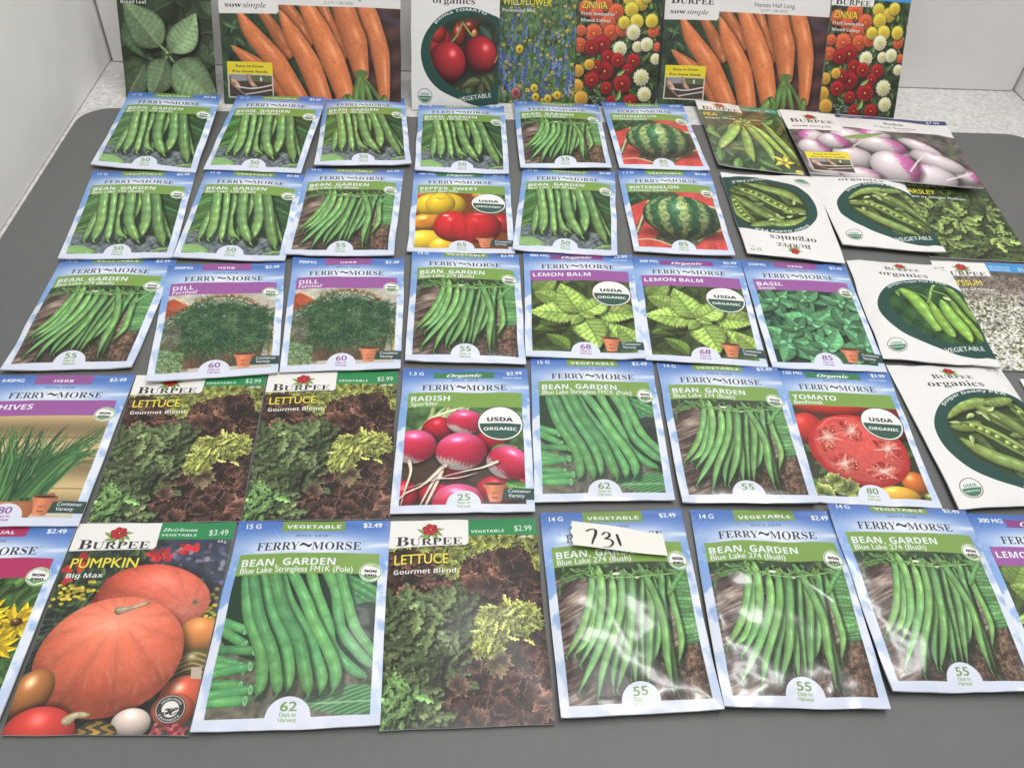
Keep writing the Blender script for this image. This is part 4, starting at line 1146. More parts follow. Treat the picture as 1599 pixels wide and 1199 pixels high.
def pic_frenchradish(cv):
    ground(cv, 0, 0, 1, 1, col(96, 84, 82), 191, .5, 40)
    r = rng(151)
    for i in range(40): cv.tube([(r.rand(), .25 + .6 * r.rand()), (r.rand(), .25 + .6 * r.rand())], .01, lerp(col(60, 70, 50), col(120, 140, 90), r.rand()), .5)

    def rd(pw):
        def f(nx, ny, q, X, Y):
            nz = np.sqrt(np.clip(1 - q * q, 0, 1))
            l = .5 + .6 * np.clip(ny * -.5 + nz * .8 - nx * .1, 0, 1)
            k = sm(.22, .74, nx * pw - ny * .45 + .30 * mottle(X, Y, 1.6, 2)) * .92
            c = lerp(col(222, 210, 212), col(204, 92, 164), k[..., None]) * l[..., None]
            return np.clip(c + (np.exp(-((nx + .2) ** 2 + (ny + .5) ** 2) / .04) * .2)[..., None], 0, 1)
        return f
    for i, (x, y, a, b, ro, p) in enumerate(((.12, .45, .09, .07, 0, -1), (.50, .35, .10, .06, .1, -1), (.34, .42, .12, .085, .1, 0), (.10, .62, .1, .08, .1, 1), (.55, .62, .12, .07, 0, .6), (.74, .50, .14, .06, .5, 0), (.93, .85, .09, .07, .4, 1), (.30, .72, .12, .1, 0, .2), (.12, .92, .12, .08, .3, .9), (.23, .50, .10, .075, .2, 1.2), (.50, .53, .15, .085, .25, .9), (.80, .70, .17, .085, .42, 0), (.72, .93, .15, .10, 0, -.9), (.52, .84, .15, .13, .1, 1.3), (.30, .97, .12, .06, 0, .5))):
        cv.ell(x + .01, y + .015, a * 1.05, b * 1.05, np.zeros(3), alpha=.45, soft=.03); cv.ell(x, y, a * .95, b * 1.22, rd(p), rot=ro)
    cv.tube([(.34, .55), (.42, .45), (.5, .37)], .006, col(226, 206, 200), .9); cv.tube([(.60, .88), (.68, .72), (.76, .58)], .006, col(230, 220, 214), .9); cv.tube([(.80, .95), (.9, .88), (.98, .8)], .007, col(226, 214, 210), .9)
    for i in range(6): cv.tube([(.30, .42), (.42, .36 + .01 * i), (.55, .31)], .008, bean_col(col(130, 156, 90), i), n=5)


# ---- packet fronts
def serif_logo(cv, u0, u1, vb, h, txt, c):
    cv.text(txt, u0, vb, h, c, 'serif', 'l', width=u1 - u0, bold=-.012)


def hibiscus(cv, u, v, R, k=1.):
    """small red bloom with leaves over the seed firm's name"""
    for a in (2.6, .5, 3.4, -.15, 2.2, 1.0): leaf(cv, u, v + R * .2, R * 1.7, R * .32, a, col(128, 160, 84), col(176, 196, 130), int(a * 10) + 50, 3, shadow=0)
    for i in range(6):
        a = i * 1.047 + .3
        cv.ell(u + math.cos(a) * R * .5, v + math.sin(a) * R * .42 * cv.W / cv.H, R * .5, R * .42, lambda nx, ny, r, X, Y: np.clip(col(196, 40, 48) * (1.05 - .3 * r - .15 * ny)[..., None], 0, 1), rot=a)
    cv.ell(u, v, R * .3, R * .26, col(140, 20, 34), soft=R * .2); cv.ell(u + R * .05, v, R * .11, R * .10, col(236, 200, 150))


def usda(cv, u, v, R):
    asp = cv.W / cv.H
    cv.ell(u, v, R, R, col(84, 56, 48)); cv.ell(u, v, R * .955, R * .955, col(240, 240, 238))
    m = np.zeros(1)

    def half(nx, ny, r, X, Y): return np.where((ny > .0)[..., None], col(46, 84, 70), col(240, 240, 238))
    cv.ell(u, v, R * .89, R * .89, half)
    h = R * .42 * asp
    cv.text('USDA', u, v - R * .12 * asp, h * .78, col(34, 30, 30), 'bold', 'c', width=R * 1.1, bold=.02)
    cv.text('ORGANIC', u, v + R * .40 * asp, h * .64, col(240, 240, 238), 'bold', 'c', width=R * 1.42, bold=.02)


def nongmo(cv, u, v, R):
    asp = cv.W / cv.H
    cv.ell(u, v, R, R, col(238, 240, 236)); cv.ell(u, v, R * .95, R * .95, col(120, 168, 96)); cv.ell(u, v, R * .86, R * .86, col(240, 242, 238))
    cv.tube([(u - R * .75, v + R * .3 * asp), (u - R * .1, v + R * .62 * asp), (u + R * .72, v + R * .35 * asp)], [.003, R * .16, .003], col(104, 156, 84), n=8)
    cv.tube([(u - R * .3, v - R * .72 * asp), (u + R * .3, v - R * .7 * asp), (u + R * .66, v - R * .4 * asp)], [.002, R * .08, .002], col(150, 180, 110), n=6)
    cv.text('NON', u, v - R * .02 * asp, R * .40 * asp, col(50, 40, 44), 'bold', 'c', width=R * 1.02, bold=.04)
    cv.text('GMO', u, v + R * .42 * asp, R * .38 * asp, col(50, 40, 44), 'bold', 'c', width=R * 1.02, bold=.04)


def sky_panel(cv):
    H, W = cv.H, cv.W
    Y, X = np.mgrid[0:H, 0:W].astype(np.float32)
    u, v = X / W, Y / H
    n = fbm(H, W, 60, 7, 4)
    n2 = np.repeat(fbm(H // 2 + 1, W, 46, 27, 4), 2, 0)[:H]
    top = lerp(col(64, 106, 184), col(118, 158, 218), sm(0, .2, v)[..., None])
    glow = np.exp(-((u - .5) / .40) ** 2 - ((v - .165) / .065) ** 2)
    c = lerp(top, col(232, 236, 246), np.clip(glow * 1.15, 0, 1)[..., None])
    low = lerp(col(122, 164, 222), col(196, 212, 238), sm(.25, .95, v)[..., None])
    c = lerp(c, low, sm(.16, .30, v)[..., None])
    cl = sm(.46, .62, n * .6 + n2 * .5) * sm(.10, .30, v) * .85
    c = lerp(c, col(234, 238, 247), cl[..., None])
    puff = np.exp(-((u - 1) / .05) ** 2 - ((v - .50) / .035) ** 2) * sm(.35, .6, n2 + .2)
    c = lerp(c, col(246, 248, 252), np.clip(puff * 1.4, 0, 1)[..., None])
    str_ = np.exp(-((v - (.165 - .09 * (u - .8))) / .012) ** 2) * sm(.80, .92, u) * .7
    c = lerp(c, col(240, 244, 252), str_[..., None])
    ray = np.clip(np.sin(np.arctan2(v + .02, u - .16) * 26) - .7, 0, 1) * sm(.3, .05, v) * .5
    c = lerp(c, col(200, 220, 246), ray[..., None])
    c = lerp(c, col(212, 220, 238), sm(.945, .965, v)[..., None])
    cv.a[:] = c


SKY = []
GREEN, PURPLE, MAGENTA = col(122, 160, 70), col(152, 84, 156), col(176, 44, 92)


def front_sky(kind, weight, price, name, sub, days, pic, container=False):
    W, H = 512, 728
    cv = Canvas(W, H)
    if not SKY:
        sky_panel(cv); SKY.append(cv.a.copy())
    cv.a[:] = SKY[0]
    organic = kind.startswith('Organic')
    acc = PURPLE if 'herb' in kind or kind == 'HERB' else (MAGENTA if kind == 'ANNUAL' else GREEN)
    wc = col(236, 240, 248)
    keep = cv.a.copy()
    pic(cv)
    u0, v0, u1, v1 = PIC
    x0, x1, y0, y1 = int(u0 * W), int(u1 * W), int(v0 * H), int(v1 * H)
    pc = cv.a[y0:y1, x0:x1].copy()
    cv.a[:] = keep; cv.a[y0:y1, x0:x1] = pc
    if organic:
        tc = col(58, 122, 72) if 'herb' not in kind else col(136, 60, 128)
        cv.poly([(.235, .034), (.735, .030), (.722, .056), (.732, .084), (.24, .082), (.25, .058)], tc)
        cv.text('Organic', .485, .072, .043, wc, 'serifitalic', 'c', width=.28, bold=.02, shear=.12)
        cv.text('NON-GMO', .95, .086, .016, wc, 'bold', 'r', width=.15)
    else:
        cv.rect(.292, -.01, .706, .074, acc * .95)
        cv.text(kind, .499, .058, .032, wc, 'bold', 'c', width=.36 if kind == 'VEGETABLE' else (.14 if kind == 'HERB' else .26))
    cv.text(weight, .058, .055, .026, wc, 'sans', 'l', bold=.03)
    cv.text(price, .95, .055, .027, wc, 'sans', 'r', bold=.03)
    dk = col(38, 46, 58)
    cv.text('SINCE', .39, .108, .021, col(70, 82, 104), 'serif', 'l', width=.105, alpha=.85); cv.text('1856', .51, .108, .021, col(70, 82, 104), 'serif', 'l', width=.09, alpha=.85)
    serif_logo(cv, .158, .425, .182, .068, 'FERRY', dk); serif_logo(cv, .505, .825, .182, .068, 'MORSE', dk)
    cv.tube([(.43, .160), (.447, .149), (.468, .155), (.488, .161), (.503, .149)], [.003, .010, .007, .010, .003], dk, n=12)
    cv.text('o', .835, .138, .008, dk, 'sans', 'l')
    cv.rect(.055, .200, .942, .312, acc)
    long_ = name == 'PEPPER, SWEET'
    cv.text(name, .08, .266, .056, wc, 'bold', 'l', width={'BEAN, GARDEN': .59, 'PEPPER, SWEET': .585, 'WATERMELON': .52, 'LEMON BALM': .52, 'TOMATO': .37, 'RADISH': .30, 'CHIVES': .29, 'BASIL': .235, 'DILL': .17}.get(name))
    if sub: cv.text(sub, .082, .302, .031, wc, 'sans', 'l', bold=.015, width={'Blue Lake 274 (Bush)': .49, 'Blue Lake 156 (Bush)': .49, 'Blue Lake Stringless FM1K (Pole)': .70}.get(sub))
    if organic: usda(cv, .77, .432, .178)
    else: nongmo(cv, .895, .302, .072)
    bt = col(218, 224, 240)
    if container:
        cv.poly([(.765, .868), (.86, .862), (1.0, .862), (1.0, .932), (.765, .930)], col(42, 68, 60))
        cv.text('Container', .815, .889, .020, wc, 'sans', 'l', shear=.15, bold=.02, width=.16); cv.text('Variety', .815, .917, .020, wc, 'sans', 'l', shear=.15, bold=.02, width=.115)
        t = lambda X, Y: np.clip(col(206, 122, 84) * (1.15 - .35 * np.abs((X / W - .70) / .09))[..., None], 0, 1)
        cv.poly([(.652, .852), (.792, .852), (.765, .945), (.683, .945)], t)
        cv.rect(.64, .838, .805, .862, t); cv.ell(.7225, .838, .080, .013, col(120, 66, 46)); cv.ell(.7225, .840, .066, .009, col(64, 40, 30))
        cv.text('12"+', .722, .900, .018, col(70, 40, 34), 'bold', 'c'); cv.text('Pot', .722, .926, .018, col(70, 40, 34), 'bold', 'c')
    cv.ell(.5, .958, .122, .118, bt)
    cv.rect(.30, .957, .70, 1.0, bt)
    cv.text(days, .5, .932, .036, acc * .9, 'sans', 'c', bold=.03, width=.088)
    cv.text('Days to', .5, .953, .016, acc * .9 + .08, 'sans', 'c', bold=.02, width=.088); cv.text('Harvest', .5, .973, .016, acc * .9 + .08, 'sans', 'c', bold=.02, width=.094)
    return cv


def front_bloom(pic, name, sub, band, bandtxt, price, weight='', namew=None, subw=None, heir=False, seal=False):
    W, H = 512, 728
    cv = Canvas(W, H)
    pic(cv)
    wc = col(238, 238, 234)
    cv.rect(.50, -.01, 1.01, .096, band)
    cv.poly([(-.01, -.01), (.532, -.01), (.532, .138), (.515, .150), (-.01, .156)], col(236, 234, 230))
    hibiscus(cv, .277, .057, .055)
    cv.text('B', .048, .146, .080, col(46, 40, 44), 'serif', 'l', width=.085, bold=-.03); cv.text('URPEE', .138, .146, .061, col(46, 40, 44), 'serif', 'l', width=.352, bold=-.03)
    if heir:
        cv.text('Heirloom', .548, .052, .030, wc, 'serifitalic', 'l', width=.22); cv.text(bandtxt, .545, .079, .019, wc, 'bold', 'l', width=.225)
    else: cv.text(bandtxt, .548, .080, .023, wc, 'bold', 'l', width=.225)
    cv.text(price, .965, .074, .032, wc, 'sans', 'r', width=.12)
    if weight: cv.text(weight, .965, .114, .014, wc, 'sans', 'r', bold=.02)
    sh = col(20, 16, 14)
    cv.text(name, .049, .251, .052, sh, 'sans', 'l', bold=.035, width=namew, alpha=.6); cv.text(name, .045, .248, .052, col(238, 222, 66), 'sans', 'l', bold=.022, width=namew)
    for i, t in enumerate(sub):
        cv.text(t, .046, .303 + i * .05, .036, sh, 'bold', 'l', width=subw[i] if subw else None, alpha=.6); cv.text(t, .042, .300 + i * .05, .036, wc, 'bold', 'l', width=subw[i] if subw else None)
    if seal:
        u, v, R = .867, .897, .085
        cv.ell(u, v, R, R, col(54, 50, 48)); cv.ell(u, v, R * .94, R * .94, col(220, 214, 206)); cv.ell(u, v, R * .89, R * .89, col(54, 50, 48)); cv.ell(u, v, R * .56, R * .56, col(232, 228, 222))
        cv.text('H', u, v + .024, .052, col(54, 50, 48), 'script', 'c', width=.085, bold=.03)
        ring_text(cv, 'HEIRLOOM', u, v, R * .64, R * .2, -2.65, -.5, wc); ring_text(cv, 'FAVORITE', u, v, R * .82, R * .2, 2.6, .55, wc, True)
    return cv


def ring_text(cv, txt, u, v, R, h, a0, a1, c, flip=False, style='bold'):
    T, w = glyphs(txt, style)
    cx, cy, Rp, hp = u * cv.W, v * cv.H, R * cv.W, h * cv.W

    def bend(x, y):
        t = x / w
        a = a0 + (a1 - a0) * t
        rr = Rp + (-y if flip else y) * hp
        return cx + rr * np.cos(a), cy + rr * np.sin(a)
    T2 = T.copy()
    lo = {'W': cv.W}
    # text() scales x by kx and y by h; give it unit scales through bend
    cv.text(txt, 0, 0, 1. / cv.H, c, style, 'l', width=w / cv.W, bend=bend)


def front_organic(pic, name, kind, kind2='PEA', price='$3.99', weight='20 g'):
    W, H = 512, 728
    cv = Canvas(W, H)
    pic(cv)
    photo = cv.a.copy()
    cv.a[:] = col(232, 230, 228)
    n = fbm(H, W, 30, 3, 3); cv.a *= (1 + .02 * (n - .5))[..., None]
    outer = [(.108, .58), (.15, .44), (.30, .305), (.50, .232), (.71, .222), (.90, .262), (1.03, .33), (1.06, .60), (1.03, .90), (.90, .945), (.75, .955), (.54, .908), (.30, .83), (.165, .72)]
    cv.poly(outer, col(32, 70, 62), 1, 90)
    inner = [(.215, .54), (.27, .42), (.42, .325), (.60, .285), (.80, .275), (.95, .35), (.985, .55), (.96, .77), (.88, .84), (.75, .865), (.56, .845), (.40, .78), (.27, .68)]
    cv.poly(inner, lambda X, Y: photo[Y.astype(int), X.astype(int)], 1, 90)
    hibiscus(cv, .50, .056, .045)
    dk = col(56, 46, 48)
    cv.text('B', .325, .126, .060, dk, 'serif', 'l', width=.06, bold=-.02); cv.text('URPEE', .390, .126, .047, dk, 'serif', 'l', width=.283, bold=-.02)
    cv.text('organics', .245, .196, .076, dk, 'serif', 'l', width=.475, bold=-.02)
    cv.text(price, .955, .058, .025, col(120, 112, 110), 'sans', 'r'); cv.text(weight, .955, .082, .014, col(130, 122, 120), 'sans', 'r')
    wc = col(232, 236, 232)
    T = name + ' ' + kind2
    P = cat(cv.px([(.265, .375), (.33, .315), (.45, .27), (.60, .247), (.76, .250), (.90, .285)]), 60)
    seg = np.concatenate([[0], np.cumsum(np.linalg.norm(np.diff(P, axis=0), axis=1))])
    T_, w = glyphs(T, 'bold')
    hp = .030 * H
    L = seg[-1] * .86
    s0 = seg[-1] * .06

    def bend(x, y):
        s = s0 + x / w * L
        px = np.interp(s, seg, P[:, 0]); py = np.interp(s, seg, P[:, 1])
        qx = np.interp(s + 2, seg, P[:, 0]) - np.interp(s - 2, seg, P[:, 0]); qy = np.interp(s + 2, seg, P[:, 1]) - np.interp(s - 2, seg, P[:, 1])
        q = np.sqrt(qx * qx + qy * qy) + 1e-6
        return px + qy / q * y * hp, py - qx / q * y * hp
    cv.text(T, 0, 0, 1. / H, wc, 'bold', 'l', width=w / W, bend=bend)
    cv.text('VEGETABLE', .555, .928, .034, wc, 'sans', 'l', width=.37, rot=-.17, bold=.02)
    u, v, R = .152, .89, .083
    asp = W / H
    cv.ell(u, v, R, R, col(110, 70, 64)); cv.ell(u, v, R * .93, R * .93, col(232, 234, 230))
    cv.ell(u, v, R * .84, R * .84, lambda nx, ny, r, X, Y: np.where((ny > 0)[..., None], col(60, 116, 88), col(224, 230, 224)))
    cv.text('USDA', u, v - .006, .024, col(50, 104, 78), 'bold', 'c', width=R * 1.15); cv.text('ORGANIC', u, v + .024, .017, col(228, 234, 230), 'bold', 'c', width=R * 1.35)
    return cv


def front_tape(pic, title, sub, feet, price='$7.99'):
    W, H = 960, 682
    cv = Canvas(W, H)
    pic(cv)
    pw = col(232, 228, 226)
    cv.rect(-.01, -.01, 1.01, .255, pw)
    cv.rect(.33, -.01, 1.01, .062, col(44, 52, 110))
    cv.text('SEED TAPE', .36, .046, .032, pw, 'bold', 'l', width=.13); cv.text(price, .96, .048, .036, pw, 'sans', 'r')
    cv.poly([(-.01, -.01), (.328, -.01), (.328, .305), (.318, .322), (-.01, .332)], col(238, 234, 231))
    hibiscus(cv, .165, .10, .030)
    dk = col(46, 42, 44)
    cv.text('B', .035, .205, .098, dk, 'serif', 'l', width=.05, bold=-.02); cv.text('URPEE', .089, .205, .076, dk, 'serif', 'l', width=.204, bold=-.02)
    cv.text('sow', .035, .283, .055, dk, 'serif', 'l', width=.092); cv.text('simple', .132, .283, .055, dk, 'italic', 'l', width=.13)
    cv.text(title, .66, .145, .058, dk, 'serif', 'c'); cv.text(sub, .66, .203, .033, col(90, 80, 80), 'sans', 'c', width=.245)
    cv.text(feet, .66, .238, .019, col(130, 120, 120), 'sans', 'c', width=.165)
    cv.rect(.026, .683, .277, .955, col(214, 206, 196))
    cv.rect(.026, .683, .277, .775, col(238, 216, 44))
    cv.rect(.034, .782, .270, .945, lambda X, Y: np.clip(col(70, 56, 50) * (1 + .3 * np.sin(X * .35 + Y * .2) * np.sin(Y * .5))[..., None], 0, 1))
    cv.rect(.034, .782, .270, .83, col(96, 104, 70))
    cv.poly([(.04, .785), (.13, .785), (.15, .82), (.06, .83)], col(150, 150, 158)); cv.tube([(.05, .82), (.075, .85), (.085, .875)], .012, bean_col(col(206, 164, 140), 1, bumps=1)); cv.tube([(.14, .79), (.155, .84), (.175, .865)], .012, bean_col(col(206, 164, 140), 2, bumps=1))
    cv.tube([(.06, .865), (.16, .88), (.27, .85)], .0035, col(226, 222, 214)); cv.tube([(.12, .925), (.2, .905), (.27, .885)], .0035, col(206, 200, 190)); cv.tube([(.04, .84), (.10, .91), (.14, .945)], .003, col(170, 140, 110)); cv.ell(.21, .81, .006, .012, col(220, 220, 220))
    cv.text('Easy-to-Grow', .151, .724, .030, col(40, 34, 24), 'serif', 'c', width=.155); cv.text('Pre-Sown Seeds', .151, .764, .030, col(40, 34, 24), 'serif', 'c', width=.195)
    return cv


BLUE_BAND, GREEN_BAND, RED_BAND, TEAL_BAND = col(62, 148, 214), col(40, 134, 76), col(128, 40, 44), col(36, 140, 110)
DESIGNS = {
    'bean156': lambda: front_sky('VEGETABLE', '11 G', '$2.49', 'BEAN, GARDEN', 'Blue Lake 156 (Bush)', '50', pic_bean156),
    'bean274': lambda: front_sky('VEGETABLE', '14 G', '$2.49', 'BEAN, GARDEN', 'Blue Lake 274 (Bush)', '55', pic_bean274),
    'beanpole': lambda: front_sky('VEGETABLE', '15 G', '$2.49', 'BEAN, GARDEN', 'Blue Lake Stringless FM1K (Pole)', '62', pic_beanpole),
    'watermelon': lambda: front_sky('VEGETABLE', '1.7 G', '$2.49', 'WATERMELON', 'Crimson Sweet', '85', pic_watermelon),
    'pepper': lambda: front_sky('Organic', '100 MG', '$2.99', 'PEPPER, SWEET', 'Grand Bell Mix', '65', pic_pepper, True),
    'dill': lambda: front_sky('HERB', '300MG', '$2.49', 'DILL', 'Fernleaf', '60', pic_dill, True),
    'lemonbalm': lambda: front_sky('Organic herb', '300 MG', '$2.99', 'LEMON BALM', '', '68', pic_lemonbalm, True),
    'basil': lambda: front_sky('HERB', '250MG', '$2.49', 'BASIL', 'Sweet', '85', pic_basil, True),
    'chives': lambda: front_sky('HERB', '640MG', '$2.49', 'CHIVES', '', '80', pic_chives, True),
    'radish': lambda: front_sky('Organic', '1.3 G', '$2.99', 'RADISH', 'Sparkler', '25', pic_radish, True),
    'tomato': lambda: front_sky('Organic', '150 MG', '$2.99', 'TOMATO', 'Beefsteak', '80', pic_tomato),
    'annual': lambda: front_sky('ANNUAL', '', '$2.49', '', '', '75', pic_annual),
    'sage': lambda: front_bloom(pic_sage, 'SAGE', ['Broad Leaf'], GREEN_BAND, 'HERB', '$2.99', namew=.19, subw=[.27]),
    'wildflower': lambda: front_bloom(pic_wildflower, 'WILDFLOWER', ['Perennial Mix'], BLUE_BAND, 'PERENNIAL', '$2.99', namew=.62, subw=[.42]),
    'zinnia': lambda: front_bloom(pic_zinnia, 'ZINNIA', ['Fruit Smoothie', 'Mixed Colors'], BLUE_BAND, 'ANNUAL', '$2.99', namew=.30, subw=[.395, .35]),
    'lettuce': lambda: front_bloom(pic_lettuce, 'LETTUCE', ['Gourmet Blend'], GREEN_BAND, 'VEGETABLE', '$2.99', '680 mg', namew=.35, subw=[.405]),
    'pumpkin': lambda: front_bloom(pic_pumpkin, 'PUMPKIN', ['Big Max'], GREEN_BAND, 'VEGETABLE', '$3.49', '4.8 g', namew=.405, subw=[.225], heir=True, seal=True),
    'pea': lambda: front_bloom(pic_pea, 'PEA', ['Sugar Snap'], TEAL_BAND, 'VEGETABLE', '$2.99', namew=.16, subw=[.36]),
    'parsley': lambda: front_bloom(pic_parsley, 'PARSLEY', ['Plain or Single Italian'], RED_BAND, 'HERB', '$2.99', namew=.34, subw=[.64]),
    'alyssum': lambda: front_bloom(pic_alyssum, 'ALYSSUM', ['Carpet of Snow'], BLUE_BAND, 'ANNUAL', '$2.99', namew=.36, subw=[.46], heir=True),
    'roma': lambda: front_organic(pic_roma, 'Roma', 'VEGETABLE', 'TOMATO'),
    'sugardaddy': lambda: front_organic(pic_sugardaddy, 'Sugar Daddy', 'VEGETABLE'),
    'oregonpea': lambda: front_organic(pic_oregonpea, 'Oregon Sugar Pod II', 'VEGETABLE'),
    'carrot': lambda: front_tape(pic_carrot, 'Carrot', 'Nantes Half Long', '22.5 FT. • 280 SEEDS'),
    'frenchradish': lambda: front_tape(pic_frenchradish, 'Radish', 'French Breakfast', '22.5 FT. • 280 SEEDS'),
}


# ---------------------------------------------------------------- materials
def new_mat(name, base=(.5, .5, .5), rough=.5, spec=.5):
    m = bpy.data.materials.new(name)
    m.use_nodes = True
    b = m.node_tree.nodes['Principled BSDF']
    b.inputs['Base Color'].default_value = (*base, 1)
    b.inputs['Roughness'].default_value = rough
    b.inputs['Specular IOR Level'].default_value = spec
    return m, m.node_tree.nodes, m.node_tree.links, b


def speckle_mat(name, c0, c1, scale, rough, bump, c2=None, s2=60, dark=None):
    """two-tone noise with optional fine dark specks and a slight bump"""
    m, N, L, b = new_mat(name, c0, rough, .35)
    tc = N.new('ShaderNodeTexCoord')
    n1 = N.new('ShaderNodeTexNoise'); n1.inputs['Scale'].default_value = scale; n1.inputs['Detail'].default_value = 6; n1.inputs['Roughness'].default_value = .65
    L.new(tc.outputs['Object'], n1.inputs['Vector'])
    r1 = N.new('ShaderNodeValToRGB')
    r1.color_ramp.elements[0].position = .32; r1.color_ramp.elements[0].color = (*c0, 1)
    r1.color_ramp.elements[1].position = .68; r1.color_ramp.elements[1].color = (*c1, 1)
    L.new(n1.outputs['Fac'], r1.inputs['Fac'])
    out = r1.outputs['Color']
    if dark:
        v = N.new('ShaderNodeTexVoronoi'); v.inputs['Scale'].default_value = s2
        L.new(tc.outputs['Object'], v.inputs['Vector'])
        n2 = N.new('ShaderNodeTexNoise'); n2.inputs['Scale'].default_value = s2 * .35; n2.inputs['Detail'].default_value = 2
        L.new(tc.outputs['Object'], n2.inputs['Vector'])
        lt = N.new('ShaderNodeMath'); lt.operation = 'LESS_THAN'; lt.inputs[1].default_value = dark[1]
        L.new(v.outputs['Distance'], lt.inputs[0])
        gt = N.new('ShaderNodeMath'); gt.operation = 'GREATER_THAN'; gt.inputs[1].default_value = dark[2]
        L.new(n2.outputs['Fac'], gt.inputs[0])
        mu = N.new('ShaderNodeMath'); mu.operation = 'MULTIPLY'
        L.new(lt.outputs[0], mu.inputs[0]); L.new(gt.outputs[0], mu.inputs[1])
        mx = N.new('ShaderNodeMixRGB'); mx.inputs['Color2'].default_value = (*dark[0], 1)
        L.new(mu.outputs[0], mx.inputs['Fac']); L.new(out, mx.inputs['Color1'])
        out = mx.outputs['Color']
    sm_ = N.new('ShaderNodeTexNoise'); sm_.inputs['Scale'].default_value = 4.5; sm_.inputs['Detail'].default_value = 5; sm_.inputs['Roughness'].default_value = .6
    L.new(tc.outputs['Object'], sm_.inputs['Vector'])
    mr = N.new('ShaderNodeMapRange'); mr.inputs['From Min'].default_value = .3; mr.inputs['From Max'].default_value = .7; mr.inputs['To Min'].default_value = .93; mr.inputs['To Max'].default_value = 1.05
    L.new(sm_.outputs['Fac'], mr.inputs['Value'])
    ml = N.new('ShaderNodeMixRGB'); ml.blend_type = 'MULTIPLY'; ml.inputs['Fac'].default_value = 1
    L.new(out, ml.inputs['Color1']); L.new(mr.outputs['Result'], ml.inputs['Color2'])
    out = ml.outputs['Color']
    rr = N.new('ShaderNodeMapRange'); rr.inputs['From Min'].default_value = .3; rr.inputs['From Max'].default_value = .7; rr.inputs['To Min'].default_value = rough - .07; rr.inputs['To Max'].default_value = rough + .07
    L.new(sm_.outputs['Fac'], rr.inputs['Value']); L.new(rr.outputs['Result'], b.inputs['Roughness'])
    L.new(out, b.inputs['Base Color'])
    if bump:
        n3 = N.new('ShaderNodeTexNoise'); n3.inputs['Scale'].default_value = scale * 3; n3.inputs['Detail'].default_value = 4
        L.new(tc.outputs['Object'], n3.inputs['Vector'])
        bp = N.new('ShaderNodeBump'); bp.inputs['Strength'].default_value = bump; bp.inputs['Distance'].default_value = .002
        L.new(n3.outputs['Fac'], bp.inputs['Height']); L.new(bp.outputs['Normal'], b.inputs['Normal'])
    return m


M_MAT = speckle_mat('mat_rubber', (.128, .130, .126), (.139, .141, .137), 60, .50, .05, dark=((.30, .30, .29), .05, .70), s2=120)
M_FLOOR = speckle_mat('floor_felt', (.52, .505, .49), (.80, .785, .765), 240, .85, .5, dark=((.12, .11, .11), .10, .62), s2=130)
M_WALL = speckle_mat('wall_board', (.83, .817, .80), (.86, .847, .83), 16, .62, .04, dark=((.12, .11, .10), .07, .70), s2=26)

PRINT = {}
IMG = {}


def print_mat(design, gloss):
    k = (design, gloss)
    if k in PRINT: return PRINT[k]
    if design not in IMG:
        cv = DESIGNS[design]()
        a = np.ones((cv.H, cv.W, 4), np.float32)
        # printed on paper: the ink never gets quite black nor fully saturated
        p = np.clip(cv.a, 0, 1)
        g = p.mean(2, keepdims=True)
        p = g + (p - g) * INK_SAT
        p = INK_LO + p * (INK_HI - INK_LO)
        a[..., :3] = np.clip(p, 0, 1)
        im = bpy.data.images.new('print_' + design, cv.W, cv.H)
        im.colorspace_settings.name = 'sRGB'
        im.pixels.foreach_set(a[::-1].ravel())
        im.update()
        im.pack()
        IMG[design] = im
    rough, spec, coat, bump = gloss
    m, N, L, b = new_mat('printed_paper', (.8, .8, .8), rough, spec)
    t = N.new('ShaderNodeTexImage'); t.image = IMG[design]; t.interpolation = 'Cubic'; t.extension = 'EXTEND'
    L.new(t.outputs['Color'], b.inputs['Base Color'])
    b.inputs['Coat Weight'].default_value = coat; b.inputs['Coat Roughness'].default_value = .11
    tc = N.new('ShaderNodeTexCoord')
    n = N.new('ShaderNodeTexNoise'); n.inputs['Scale'].default_value = 70; n.inputs['Detail'].default_value = 3
    L.new(tc.outputs['Object'], n.inputs['Vector'])
    bp = N.new('ShaderNodeBump'); bp.inputs['Strength'].default_value = bump; bp.inputs['Distance'].default_value = .003
    L.new(n.outputs['Fac'], bp.inputs['Height']); L.new(bp.outputs['Normal'], b.inputs['Normal'])
    L.new(bp.outputs['Normal'], b.inputs['Coat Normal'])
    PRINT[k] = m
    return m


INK_SAT, INK_LO, INK_HI = .97, .03, .955
M_BACK, _, _, _ = new_mat('packet_back_paper', (.72, .72, .71), .6)

# gloss kinds: roughness, specular, coat, fine bump
SATIN = (.38, .42, .12, .05)
GLOSSY = (.24, .50, .75, .02)
PAPER = (.55, .35, .0, .12)
SLICK = (.34, .48, .16, .02)


# ---------------------------------------------------------------- the setting
def slab(name, x0, y0, z0, x1, y1, z1, mat, bevel=0.0):
    bm = bmesh.new()
    bmesh.ops.create_cube(bm, size=1)
    for v in bm.verts:
        v.co = ((x0 + x1) / 2 + v.co.x * (x1 - x0), (y0 + y1) / 2 + v.co.y * (y1 - y0), (z0 + z1) / 2 + v.co.z * (z1 - z0))
    if bevel: bmesh.ops.bevel(bm, geom=bm.edges[:], offset=bevel, segments=2, affect='EDGES')
    me = bpy.data.meshes.new(name)
    bm.to_mesh(me); bm.free()
    me.materials.append(mat)
    o = bpy.data.objects.new(name, me)
    C.objects.link(o)
    return o


